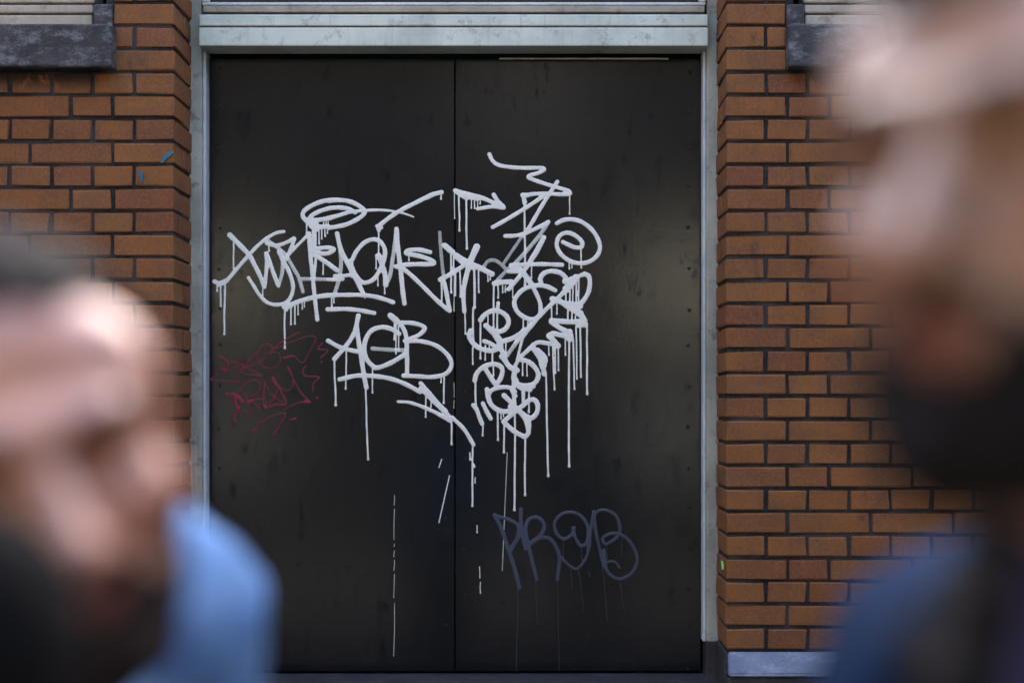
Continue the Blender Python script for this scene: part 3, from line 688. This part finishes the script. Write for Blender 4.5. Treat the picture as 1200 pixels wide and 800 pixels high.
# ------------------------------------------------------------------ people: solid fields turned into one surface
def axis(segs):
    out = []
    for a, b, st in segs:
        out.append(np.arange(a, b-1e-9, st))
    return np.concatenate(out+[[segs[-1][1]]])
class Field:
    def __init__(s, xs, ys, zs):
        s.xs, s.ys, s.zs = xs, ys, zs
        s.F = np.full((len(xs), len(ys), len(zs)), .5, np.float32)
    def _sl(s, lo, hi):
        r = []
        for ax, a, b in zip((s.xs, s.ys, s.zs), lo, hi):
            r.append(slice(max(0, np.searchsorted(ax, a)-1), min(len(ax), np.searchsorted(ax, b)+1)))
        return tuple(r)
    def _grid(s, sl): return np.meshgrid(s.xs[sl[0]], s.ys[sl[1]], s.zs[sl[2]], indexing='ij')
    def _apply(s, sl, d, k, sub):
        f = s.F[sl]
        if sub:
            d = -d; h = np.clip(.5-.5*(f-d)/k, 0, 1) if k else (d > f)*1.
            s.F[sl] = f*(1-h)+d*h+k*h*(1-h)
        else:
            h = np.clip(.5+.5*(f-d)/k, 0, 1)
            s.F[sl] = f*(1-h)+d*h-k*h*(1-h)
    def ell(s, c, r, Mx=None, k=.012, sub=False):
        """ellipsoid given in the frame Mx"""
        Mx = Mx or Matrix.Identity(4); R = max(r); wc = Mx @ Vector(c)
        m = R+.05+k; sl = s._sl([wc[i]-m for i in range(3)], [wc[i]+m for i in range(3)])
        X, Y, Z = s._grid(sl); inv = Mx.inverted()
        L = [inv[i][0]*X+inv[i][1]*Y+inv[i][2]*Z+inv[i][3]-c[i] for i in range(3)]
        k0 = np.sqrt(sum((L[i]/r[i])**2 for i in range(3)))+1e-6; k1 = np.sqrt(sum((L[i]/r[i]**2)**2 for i in range(3)))+1e-6
        s._apply(sl, k0*(k0-1)/k1, k, sub)
    def cap(s, a, b, ra, rb, Mx=None, k=.012, sub=False):
        a, b = Vector(a), Vector(b)
        if Mx: a, b = Mx @ a, Mx @ b
        m = max(ra, rb)+.05+k
        sl = s._sl([min(a[i], b[i])-m for i in range(3)], [max(a[i], b[i])+m for i in range(3)])
        X, Y, Z = s._grid(sl); d = b-a; L2 = d.length_squared+1e-9
        t = np.clip(((X-a.x)*d.x+(Y-a.y)*d.y+(Z-a.z)*d.z)/L2, 0, 1)
        q = np.sqrt((X-a.x-t*d.x)**2+(Y-a.y-t*d.y)**2+(Z-a.z-t*d.z)**2)-(ra+(rb-ra)*t)
        s._apply(sl, q, k, sub)
    def half(s, p, n, k=.004):
        """cut away the side the normal points to"""
        n = Vector(n).normalized(); X, Y, Z = np.meshgrid(s.xs, s.ys, s.zs, indexing='ij')
        s.F = np.maximum(s.F, (X-p[0])*n.x+(Y-p[1])*n.y+(Z-p[2])*n.z).astype(np.float32)
    def fold(s, amp, fr, seed):
        X, Y, Z = np.meshgrid(s.xs, s.ys, s.zs, indexing='ij'); r_ = np.random.default_rng(seed); out = 0
        for i in range(6):
            v = r_.normal(size=3)*fr; v[2] *= .7
            out = out+np.sin(X*v[0]+Y*v[1]+Z*v[2]+1.5*np.sin(X*v[1]*.5-Z*v[0]*.4)+r_.uniform(0, 6))
        s.F += (amp*out/2.4).astype(np.float32)
    def mesh(s, name):
        Fv = s.F; n = Fv < 0
        cnt = sum(n[i:n.shape[0]-1+i, j_:n.shape[1]-1+j_, k_:n.shape[2]-1+k_].astype(np.uint8) for i in (0, 1) for j_ in (0, 1) for k_ in (0, 1))
        act = (cnt > 0) & (cnt < 8); I = np.argwhere(act); idx = -np.ones(act.shape, np.int32); idx[tuple(I.T)] = np.arange(len(I))
        acc = np.zeros((len(I), 3)); num = np.zeros(len(I))
        ax = (s.xs, s.ys, s.zs); cs = [(i, j_, k_) for i in (0, 1) for j_ in (0, 1) for k_ in (0, 1)]
        for p in cs:
            for q in cs:
                if sum(abs(p[t]-q[t]) for t in range(3)) != 1 or p > q: continue
                a_ = Fv[I[:, 0]+p[0], I[:, 1]+p[1], I[:, 2]+p[2]]; b_ = Fv[I[:, 0]+q[0], I[:, 1]+q[1], I[:, 2]+q[2]]
                m = (a_ < 0) != (b_ < 0); t = np.where(m, a_/(a_-b_+1e-12), 0)
                for d_ in range(3):
                    pa = ax[d_][I[:, d_]+p[d_]]; pb = ax[d_][I[:, d_]+q[d_]]
                    acc[:, d_] += np.where(m, pa+(pb-pa)*t, 0)
                num += m
        V = acc/num[:, None]; faces = []
        for d_ in range(3):
            sh = [slice(None)]*3; sh2 = [slice(None)]*3; sh[d_] = slice(0, -1); sh2[d_] = slice(1, None)
            A, B = n[tuple(sh)], n[tuple(sh2)]; E = np.argwhere(A != B)
            o1, o2 = [t for t in range(3) if t != d_]
            ok = (E[:, o1] > 0) & (E[:, o2] > 0) & (E[:, o1] < n.shape[o1]-1) & (E[:, o2] < n.shape[o2]-1); E = E[ok]
            fl = A[tuple(E.T)]
            def ci(da_, db_):
                e = E.copy(); e[:, o1] -= da_; e[:, o2] -= db_; return idx[tuple(e.T)]
            q = np.stack([ci(1, 1), ci(0, 1), ci(0, 0), ci(1, 0)], 1)
            if d_ == 1: fl = ~fl
            q[~fl] = q[~fl][:, ::-1]; faces.append(q)
        Fq = np.vstack(faces); Fq = Fq[(Fq >= 0).all(1)]
        me = bpy.data.meshes.new(name)
        me.vertices.add(len(V)); me.vertices.foreach_set('co', V.astype(np.float32).ravel())
        me.loops.add(Fq.size); me.loops.foreach_set('vertex_index', Fq.ravel().astype(np.int32))
        me.polygons.add(len(Fq)); me.polygons.foreach_set('loop_start', np.arange(0, Fq.size, 4, dtype=np.int32))
        me.update(calc_edges=True); me.validate(); smooth(me)
        return me
def relax(me, it=2, f=.5):
    bm = bmesh.new(); bm.from_mesh(me)
    for _ in range(it): bmesh.ops.smooth_vert(bm, verts=bm.verts[:], factor=f, use_axis_x=True, use_axis_y=True, use_axis_z=True)
    bm.to_mesh(me); bm.free(); smooth(me)

def biggest(me):
    """drop loose specks, keep the largest connected piece"""
    bm = bmesh.new(); bm.from_mesh(me); bm.verts.ensure_lookup_table(); seen = set(); best = []
    for v0 in bm.verts:
        if v0.index in seen: continue
        comp = [v0]; seen.add(v0.index)
        for v in comp:
            for e in v.link_edges:
                w_ = e.other_vert(v)
                if w_.index not in seen: seen.add(w_.index); comp.append(w_)
        if len(comp) > len(best): best = comp
    keep = {v.index for v in best}
    bmesh.ops.delete(bm, geom=[v for v in bm.verts if v.index not in keep], context='VERTS')
    bm.to_mesh(me); bm.free(); smooth(me)

def head_prims(fd, h, nose=1.):
    fd.ell((0,.018,.036), (.076,.096,.084), h, .01)
    fd.ell((0,-.030,-.040), (.061,.060,.074), h, .025)
    for s in (-1, 1):
        fd.cap((s*.054,.012,-.045), (s*.020,-.066,-.098), .020, .018, h, .02)
        fd.ell((s*.044,-.058,-.024), (.026,.026,.024), h, .018)
        fd.ell((s*.050,-.045,.035), (.026,.035,.035), h, .02)
    fd.ell((0,-.078,-.100), (.022,.018,.017), h, .018)
    fd.cap((-.036,-.084,.021), (.036,-.084,.021), .0135, .0135, h, .012)
    for s in (-1, 1): fd.ell((s*.033,-.104,-.002), (.023,.037,.0175), h, .009, True)
    fd.cap((0,-.088,.012), (0,-.112*nose,-.034), .0085, .0125, h, .010)
    fd.ell((0,-.113*nose,-.037), (.0125,.012,.0105), h, .006)
    for s in (-1, 1):
        fd.ell((s*.0135,-.099,-.040), (.0085,.012,.0085), h, .005)
        fd.ell((s*.007,-.108,-.048), (.0035,.006,.004), h, .003, True)
    fd.ell((0,-.083,-.062), (.030,.012,.016), h, .012)
    fd.ell((0,-.0915,-.0615), (.021,.0060,.0040), h, .004)
    fd.ell((0,-.0905,-.0708), (.018,.0070,.0048), h, .004)
    fd.cap((-.022,-.099,-.0660), (.022,-.099,-.0660), .0022, .0022, h, .003, True)
    for s in (-1, 1):
        fd.ell((s*.080,.018,-.004), (.009,.021,.031), h, .006)
        fd.ell((s*.089,.012,-.002), (.006,.010,.017), h, .005, True)
        fd.ell((s*.032,-.0705,.0040), (.0165,.011,.0080), h, .004)     # lids
        fd.ell((s*.032,-.0695,-.0085), (.0155,.010,.005), h, .004)

def hand(fd, wrist, dirn, palm_n, side, curl=.6):
    """palm, four unequal fingers with knuckle bends, and a thumb off the side of the palm"""
    d_ = Vector(dirn).normalized(); n = Vector(palm_n); n = (n-d_*n.dot(d_)).normalized(); s_ = d_.cross(n)*side
    w = Vector(wrist); pc = w+d_*.048
    Mx = Matrix((( s_.x, d_.x, n.x, pc.x), (s_.y, d_.y, n.y, pc.y), (s_.z, d_.z, n.z, pc.z), (0, 0, 0, 1)))
    fd.ell((0, 0, 0), (.040, .052, .016), Mx, .008)
    for i, (o, L) in enumerate(zip((-.030, -.010, .010, .029), (.070, .078, .073, .058))):
        p = Vector((o, .044, 0)); ang = 0
        for q, fr_ in enumerate((.45, .32, .23)):
            ang += curl*(.5 if q == 0 else 1.)
            e = p+Vector((o*.06, math.cos(ang)*L*fr_, math.sin(ang)*L*fr_))
            fd.cap(p, e, .0092-q*.0007, .0086-q*.0009, Mx, .002); p = e
    p = Vector((-.030, -.020, .004)); e = Vector((-.056, .012, .020)); fd.cap(p, e, .014, .011, Mx, .006); fd.cap(e, e+Vector((-.002, .026, .016)), .0105, .009, Mx, .003)

def person(P):
    h = P['head']; J = P['j']
    hc = h.translation
    root = empty('person', (P['base'][0], P['base'][1], 0)); tag(root, P['label'], 'person')
    px0 = min(v[0] for v in J.values())-.22; px1 = max(v[0] for v in J.values())+.22
    py0 = min(v[1] for v in J.values())-.22; py1 = max(v[1] for v in J.values())+.22
    XS = axis([(px0, hc.x-.13, .009), (hc.x-.13, hc.x+.13, .0032), (hc.x+.13, px1, .009)])
    YS = axis([(py0, hc.y-.15, .009), (hc.y-.15, hc.y+.15, .0032), (hc.y+.15, py1, .009)])
    ZS_ = axis([(-.02, hc.z-.17, .009), (hc.z-.17, hc.z+.15, .0032)])
    fd = Field(XS, YS, ZS_)
    head_prims(fd, h, P.get('nose', 1.))
    nk = Vector(J['neck']); hb = h @ Vector((0, .028, -.070))
    fd.cap(hb, nk, .054, .060, None, .02)
    ch, pv = Vector(J['chest']), Vector(J['pelvis'])
    T = P['torso']                                # 3x3 frame: x = his left, -y = forward
    def tm(c): return Matrix.Translation(c) @ T.to_4x4()
    fd.ell((0,0,0), (.165,.105,.20), tm(ch), .04); fd.ell((0,0,0), (.155,.105,.16), tm(pv), .05)
    fd.cap(ch, pv, .12, .12, None, .05)
    for s, a in ((1, 'l'), (-1, 'r')):
        sh, elb, wr = Vector(J['sh_'+a]), Vector(J['el_'+a]), Vector(J['wr_'+a])
        fd.cap(nk, sh, .052, .055, None, .03); fd.cap(ch+Vector((0,0,.05)), sh, .09, .06, None, .03)
        fd.cap(sh, elb, .052, .040, None, .02); fd.cap(elb, wr, .041, .027, None, .015)
        hd, hn, cu = P['hand_'+a]; hand(fd, wr, hd, hn, s, cu)
        hp, kn, an = Vector(J['hip_'+a]), Vector(J['kn_'+a]), Vector(J['an_'+a])
        fd.cap(hp, kn, .085, .056, None, .03); fd.cap(kn, an, .056, .038, None, .02)
        fw = T @ Vector((0, -1, 0)); fw.z = 0; fw.normalize()
        fd.cap(an-Vector((0,0,.04)), an+fw*.13-Vector((0,0,.045)), .036, .028, None, .02)
    me = fd.mesh('body')
    V = np.zeros(len(me.vertices)*3, np.float32); me.vertices.foreach_get('co', V); V = V.reshape(-1, 3)
    inv = np.array(h.inverted()); L = V @ inv[:3, :3].T+inv[:3, 3]
    tint = np.ones((len(V), 4), np.float32)
    def dab(c, r, col, soft=.5):
        q = np.sqrt((((L-np.array(c))/np.array(r))**2).sum(1)); k = np.clip((1-q)/soft, 0, 1)[:, None]
        tint[:, :3] = tint[:, :3]*(1-k)+np.array(col)*k
    dab((0,-.098,-.066), (.027,.016,.014), (.58,.30,.33))
    for s in (-1, 1):
        dab((s*.045,-.07,-.03), (.03,.03,.025), (1.05,.86,.84), 1.)
        dab((s*.082,.02,0), (.02,.03,.04), (1.05,.82,.80), 1.)
    dab((0,-.115,-.037), (.02,.02,.018), (1.08,.86,.84), 1.)
    ca = me.attributes.new('tint', 'FLOAT_COLOR', 'POINT'); ca.data.foreach_set('color', tint.ravel())
    body = link('body', me, P['skin'], root)
    # eyes
    for s in (-1, 1):
        bm = bmesh.new(); bmesh.ops.create_uvsphere(bm, u_segments=20, v_segments=12, radius=.0122)
        bmesh.ops.transform(bm, matrix=h @ Matrix.Translation((s*.032, -.0670, -.001)), verts=bm.verts[:])
        em = bm_mesh(bm); smooth(em); eo = link('eye', em, M['eye_white'], root)
        bm = bmesh.new(); bmesh.ops.create_uvsphere(bm, u_segments=16, v_segments=10, radius=.0072)
        bmesh.ops.transform(bm, matrix=h @ Matrix.Translation((s*.032, -.0743, -.0025)) @ Matrix.Diagonal((1, .85, 1, 1)), verts=bm.verts[:])
        em = bm_mesh(bm); smooth(em); link('iris', em, M['iris'], eo)
        # brow
        fb = Field(*[np.arange(c-.045, c+.045, .0022) for c in (h @ Vector((s*.034, -.092, .021)))])
        fb.cap((s*.014,-.0965,.0165), (s*.036,-.0945,.0235), .0048, .0050, h, .003); fb.cap((s*.036,-.0945,.0235), (s*.054,-.079,.0185), .0050, .0025, h, .003)
        link('eyebrow', fb.mesh('eyebrow'), P['hair_m'], root)
    def hgrid(st=.0034): return [np.arange(c-.15, c+.15, st) for c in hc]
    # hair
    fh = Field(*hgrid()); g_ = P['hair_len']
    fh.ell((0,.021,.039), (.0775+g_,.098+g_,.0845+g_), h, .01)
    for s in (-1, 1): fh.ell((s*.050,-.030,.040), (.028+g_,.040+g_,.037+g_), h, .02)
    for s in (-1, 1): fh.ell((s*.079,.020,-.012), (.014,.026,.036), h, .006, True)
    fh.ell(P['hairline'][0], P['hairline'][1], h, .012, True)
    for s in (-1, 1): fh.ell((s*P['temple'][0], P['temple'][1], P['temple'][2]), (.042,.05,.034), h, .012, True)
    fh.ell((0,-.075,-.085), (.11,.115,.105), h, .01, True); fh.ell((0,.04,-.105), (.11,.10,.075), h, .01, True)
    fh.fold(.0022, 160, 3); hm = fh.mesh('hair'); biggest(hm); relax(hm, 1); link('hair', hm, P['hair_m'], root)
    # beard
    fb = Field(*hgrid()); b_ = P['beard_len']
    fb.ell((0,-.034,-.062), (.0605+b_,.058+b_,.058+b_), h, .02)
    for s in (-1, 1):
        fb.cap((s*.057,.012,-.045), (s*.022,-.066,-.100), .020+b_, .019+b_, h, .02)
        fb.cap((s*.068,.012,-.005), (s*.060,.010,-.045), .007+b_*.5, .017+b_, h, .012)
    fb.ell((0,-.078,-.103), (.026+b_,.020+b_,.020+b_*1.3), h, .015)
    fb.ell((0,-.105,-.0665), (.022,.028,.0085), h, .004, True)
    for s in (-1, 1): fb.ell((s*.044,-.078,-.030), (.033,.062,.042), h, .010, True)
    fb.ell((0,-.10,-.022), (.03,.05,.022), h, .006, True); fb.ell((0,.035,-.06), (.055,.075,.12), h, .01, True)
    for s in (-1, 1):
        fb.cap((s*.002,-.0945,-.0515), (s*.026,-.086,-.0575), .0058, .0055, h, .006); fb.cap((s*.026,-.086,-.0575), (s*.037,-.070,-.080), .0060, .0085, h, .008)
        fb.cap((s*.037,-.070,-.080), (s*.030,-.066,-.098), .0095, .014, h, .012)
    fb.fold(.0022, 170, 5); bm_ = fb.mesh('beard'); biggest(bm_); relax(bm_, 1); link('beard', bm_, P['beard_m'], root)
    # clothes
    def grid(z0, z1, st): return (np.arange(px0-.03, px1+.03, st), np.arange(py0-.03, py1+.03, st), np.arange(z0, z1, st))
    zt = max(nk.z, J['sh_l'][2], J['sh_r'][2])+.10
    def upper(extra, k=.02):
        fj = Field(*grid(pv.z-.22, zt+.02, .0085)); e = extra
        fj.ell((0,0,0), (.168+e,.108+e,.205+e), tm(ch), .04); fj.ell((0,0,0), (.158+e,.11+e,.165+e), tm(pv), .05); fj.cap(ch, pv, .125+e, .125+e, None, .05)
        for a in 'lr':
            sh, elb, wr = Vector(J['sh_'+a]), Vector(J['el_'+a]), Vector(J['wr_'+a])
            fj.cap(nk-Vector((0,0,.015)), sh, .050+e, .056+e, None, .03); fj.cap(ch+Vector((0,0,.05)), sh, .092+e, .062+e, None, .03)
            fj.cap(sh, elb, .056+e, .047+e, None, .02); fj.cap(elb, wr, .047+e, .034+e*.6, None, .015)
        return fj
    fj = upper(.018); fw = T @ Vector((0, -1, 0)); lf = T @ Vector((1, 0, 0))
    fj.fold(.009, 42, P['seed'])
    # open front: a narrow wedge down the chest, and room for the neck
    for t in np.linspace(0, 1, 9):
        c_ = nk.lerp(pv, t)+fw*(.15+.03*math.sin(t*3)); fj.ell(c_, (.030, .075, .07), None, .02, True)
    fj.ell(nk+Vector((0,0,.06))+fw*.01, (.070,.070,.062), None, .012, True)
    fj.half(pv-Vector((0,0,.13)), (0, 0, -1))
    jm = fj.mesh('jacket'); relax(jm, 1); jk = link('jacket', jm, P['jacket_m'], root)
    # collar: two leaves that stand round the neck and fold down to points on the chest
    for s in (-1, 1):
        fc = Field(*[np.arange(c-.20, c+.20, .005) for c in nk])
        pts = [nk-fw*.070+Vector((0,0,.062)), nk-fw*.035+lf*s*.062+Vector((0,0,.060)), nk+fw*.015+lf*s*.082+Vector((0,0,.040)), nk+fw*.070+lf*s*.070+Vector((0,0,.002)), nk+fw*.112+lf*s*.048-Vector((0,0,.055))]
        drop = [lf*s*.004-fw*.012-Vector((0,0,.040)), lf*s*.022-fw*.006-Vector((0,0,.044)), lf*s*.030-Vector((0,0,.050)), lf*s*.036+fw*.010-Vector((0,0,.050)), lf*s*.038+fw*.012-Vector((0,0,.030))]
        for i in range(4):
            for t in np.linspace(0, 1, 7):
                a_ = pts[i].lerp(pts[i+1], t); b2 = a_+drop[i].lerp(drop[i+1], t); fc.cap(a_, b2, .0065, .0065, None, .006)
        cm = fc.mesh('collar'); relax(cm, 2); link('collar', cm, P['jacket_m'], jk)
    # shirt under the jacket
    fs = upper(.004); fs.half(Vector(nk)+Vector((0,0,.035)), Vector((0,0,1))-fw*.5); fs.half(pv-Vector((0,0,.10)), (0,0,-1))
    for a in 'lr':
        e1 = Vector(J['sh_'+a]).lerp(Vector(J['el_'+a]), .5); fs.half(e1, (Vector(J['el_'+a])-Vector(J['sh_'+a])))if False else None
    sm_ = fs.mesh('shirt'); relax(sm_, 1); link('shirt', sm_, P['shirt_m'], root)
    # trousers and shoes
    fp = Field(*grid(0.03, pv.z+.16, .010)); fp.ell((0,0,0), (.166,.118,.165), tm(pv), .05)
    for a in 'lr':
        hp, kn, an = Vector(J['hip_'+a]), Vector(J['kn_'+a]), Vector(J['an_'+a]); fp.cap(hp, kn, .095, .070, None, .03); fp.cap(kn, an, .070, .056, None, .02)
    fp.fold(.004, 40, 9); fp.half(pv+Vector((0,0,.10)), (0,0,1)); tr_ = fp.mesh('trousers'); relax(tr_, 1); link('trousers', tr_, M['trouser'], root)
    for a in 'lr':
        an = Vector(J['an_'+a]); f2 = Vector(fw); f2.z = 0; f2.normalize()
        fo = Field(np.arange(an.x-.24, an.x+.24, .007), np.arange(an.y-.24, an.y+.24, .007), np.arange(-.02, .16, .007))
        fo.cap(an-f2*.02-Vector((0,0,an.z-.040)), an+f2*.15-Vector((0,0,an.z-.034)), .046, .040, None, .02); fo.cap(an, an-Vector((0,0,an.z-.05)), .050, .046, None, .02)
        fo.half((0,0,.002), (0,0,-1)); sh_ = fo.mesh('shoe'); relax(sh_, 1); link('shoe', sh_, M['leather'], root)
    return root, fw, lf

CAMY = -DIST
def Q(px, py, s):
    """point s metres in front of the camera"""
    return Vector(((px-CX)*s/F, CAMY+s, EYE-(py-CY)*s/F))
def head_frame(c, yaw, pitch, roll):
    # yaw: + turns the face towards +x; pitch: + looks down; roll: + tips the crown towards +x
    R = Matrix.Rotation(math.radians(yaw), 4, 'Z') @ Matrix.Rotation(math.radians(pitch), 4, 'X') @ Matrix.Rotation(math.radians(roll), 4, 'Y')
    return Matrix.Translation(c) @ R
def torso_frame(yaw, lean=0): return (Matrix.Rotation(math.radians(yaw), 3, 'Z') @ Matrix.Rotation(math.radians(lean), 3, 'X'))

# man in washed denim, head bowed towards the microphone
eye_a = Q(52, 556, .70)
Ra = head_frame(Vector((0,0,0)), 29, 4, -15)
hA = Matrix.Translation(eye_a-(Ra.to_3x3() @ Vector((0,-.085,0)))) @ Ra
nkA = Vector((-.375, CAMY+.89, EYE-.125)); ta = torso_frame(48, 10)
lfa, fwa = ta @ Vector((1,0,0)), ta @ Vector((0,-1,0))
shl = Vector((-.275, CAMY+1.03, EYE-.160)); shr = nkA*2-shl; shr.z = EYE-.185
chA = nkA-Vector((0,0,.24))-fwa*.03; pvA = chA-Vector((.0,0,.31))-fwa*.06
bA = pvA.copy()
wrA = Vector((-.292, CAMY+.575, EYE-.250))
jA = dict(neck=nkA, chest=chA, pelvis=pvA, sh_l=shl, sh_r=shr, el_l=shl+Vector((.05,.03,-.29)), wr_l=shl+Vector((.07,-.03,-.53)),
          el_r=shr+Vector((-.06,-.09,-.25)), wr_r=wrA,
          hip_l=pvA+lfa*.09-Vector((0,0,.06)), hip_r=pvA-lfa*.09-Vector((0,0,.06)))
for a, s in (('l', 1), ('r', -1)):
    hp = jA['hip_'+a]; jA['an_'+a] = Vector((hp.x+lfa.x*s*.03, hp.y+lfa.y*s*.03, .085)); jA['kn_'+a] = hp.lerp(jA['an_'+a], .5)+fwa*.02
mic_dir = Vector((.10, .03, 1)).normalized()
personA, _, _ = person(dict(head=hA, j=jA, base=bA, torso=ta, skin=M['skin_a'], hair_m=M['hair_a'], beard_m=M['beard_a'], hair_len=.005, beard_len=.004,
    hairline=((0,-.110,.041), (.070,.075,.053)), temple=(.060,-.082,.058), jacket_m=M['denim_a'], shirt_m=M['black_cloth'], seed=21, nose=1.03,
    hand_l=((.1,-.2,-1), (-.8,-.3,0), .35), hand_r=((.55,.10,.75), (.75,-.15,-.55), 1.05),
    label='bearded man in washed light blue denim jacket, head bowed to a black microphone'))

# black foam microphone in his raised hand
micc = Q(-22, 748, .585)
mic = empty('microphone', micc-mic_dir*.22); tag(mic, 'black foam covered microphone held up to the bowed bearded face', 'microphone')
fm = Field(*[np.arange(c-.10, c+.10, .004) for c in micc])
fm.ell(micc+mic_dir*.006, (.041,.041,.050), None, .01); fm.ell(micc-mic_dir*.02, (.036,.036,.042), None, .02); fm.fold(.0008, 300, 4)
fmm = fm.mesh('foam_windscreen'); link('foam_windscreen', fmm, M['foam'], mic)
def rod(name, a, b, r0, r1, mat, parent, seg=24):
    bm = bmesh.new(); d_ = b-a; L_ = d_.length
    bmesh.ops.create_cone(bm, cap_ends=True, segments=seg, radius1=r0, radius2=r1, depth=L_)
    q = Vector((0,0,1)).rotation_difference(d_.normalized()).to_matrix().to_4x4()
    bmesh.ops.transform(bm, matrix=Matrix.Translation((a+b)/2) @ q, verts=bm.verts[:]); me = bm_mesh(bm, name); smooth(me)
    return link(name, me, mat, parent)
rod('handle', micc-mic_dir*.24, micc-mic_dir*.045, .0115, .017, M['metal'], mic)
rod('switch_ring', micc-mic_dir*.085, micc-mic_dir*.075, .0175, .0175, m_plain('red_ring', (.16,.01,.012), .4), mic)

# man in indigo denim, close to the camera and turned three quarters
eye_b = Q(1112, 190, .565)
Rb = head_frame(Vector((0,0,0)), -46, -2, -3) @ Matrix.Diagonal((.95, 1, 1.09, 1))
hB = Matrix.Translation(eye_b-(Rb.to_3x3() @ Vector((0,-.085,0)))) @ Rb
hcB = hB.translation
nkB = hcB+Vector((.080, .050, -.210)); tb = torso_frame(-72, 0)
lfb, fwb = tb @ Vector((1,0,0)), tb @ Vector((0,-1,0))
chB = nkB-Vector((0,0,.27))-fwb*.035; pvB = chB-Vector((0,0,.32))
shlB = nkB+lfb*.185-Vector((0,0,.055)); shrB = nkB-lfb*.185-Vector((0,0,.055))
jB = dict(neck=nkB, chest=chB, pelvis=pvB, sh_l=shlB, sh_r=shrB, el_l=shlB+lfb*.05-Vector((0,0,.30)), wr_l=shlB+lfb*.05+fwb*.09-Vector((0,0,.53)),
          el_r=shrB-lfb*.05-Vector((0,0,.30)), wr_r=shrB-lfb*.05+fwb*.09-Vector((0,0,.53)), hip_l=pvB+lfb*.09-Vector((0,0,.06)), hip_r=pvB-lfb*.09-Vector((0,0,.06)))
for a, s in (('l', 1), ('r', -1)):
    hp = jB['hip_'+a]; jB['an_'+a] = Vector((hp.x+lfb.x*s*.02, hp.y+lfb.y*s*.02, .085)); jB['kn_'+a] = hp.lerp(jB['an_'+a], .5)+fwb*.02
hdB = fwb*.15-Vector((0,0,1))
personB, _, _ = person(dict(head=hB, j=jB, base=pvB, torso=tb, skin=M['skin_b'], hair_m=M['hair_b'], beard_m=M['beard_b'], hair_len=.009, beard_len=.004,
    hairline=((0,-.120,.029), (.080,.074,.050)), temple=(.066,-.085,.050), jacket_m=M['denim_b'], shirt_m=M['black_cloth'], seed=5, nose=1.02,
    hand_l=(tuple(hdB), tuple(-lfb), .35), hand_r=(tuple(hdB), tuple(lfb), .35),
    label='black bearded man in dark indigo denim over a black shirt, face turned three quarters'))
# black scarf wound high round his neck, its violet lining and a grey stripe showing
fs_ = Field(*[np.arange(c-.19, c+.19, .005) for c in nkB+Vector((0,0,.05))])
for a_ in np.linspace(0, 2*math.pi, 26, endpoint=False):
    dv = fwb*math.cos(a_)*.070+lfb*math.sin(a_)*.064
    fs_.cap(nkB+dv*1.0+Vector((0,0,.070-.012*math.cos(a_))), nkB+dv*1.28+Vector((0,0,.012-.030*math.cos(a_))), .020, .027, None, .02)
fs_.cap(nkB+fwb*.10-lfb*.02-Vector((0,0,.02)), nkB+fwb*.125-lfb*.01-Vector((0,0,.12)), .030, .034, None, .03)
fs_.fold(.004, 60, 8)
scm = fs_.mesh('scarf'); relax(scm, 2); scarf = link('scarf', scm, M['black_cloth'], personB)
fv = Field(*[np.arange(c-.12, c+.12, .005) for c in nkB+fwb*.09])
fv.cap(nkB+fwb*.092+lfb*.030+Vector((0,0,.045)), nkB+fwb*.110+lfb*.045-Vector((0,0,.012)), .013, .017, None, .01)
vm = fv.mesh('scarf_lining'); relax(vm, 2); link('scarf_lining', vm, M['violet_cloth'], scarf)
fv = Field(*[np.arange(c-.14, c+.14, .005) for c in nkB+lfb*.08])
fv.cap(nkB+lfb*.098+fwb*.040+Vector((0,0,.060)), nkB+lfb*.112+fwb*.050-Vector((0,0,.020)), .012, .014, None, .01)
vm = fv.mesh('scarf_stripe'); relax(vm, 2); link('scarf_stripe', vm, M['grey_cloth'], scarf)
print('bricks', nb, 'far', len(far))
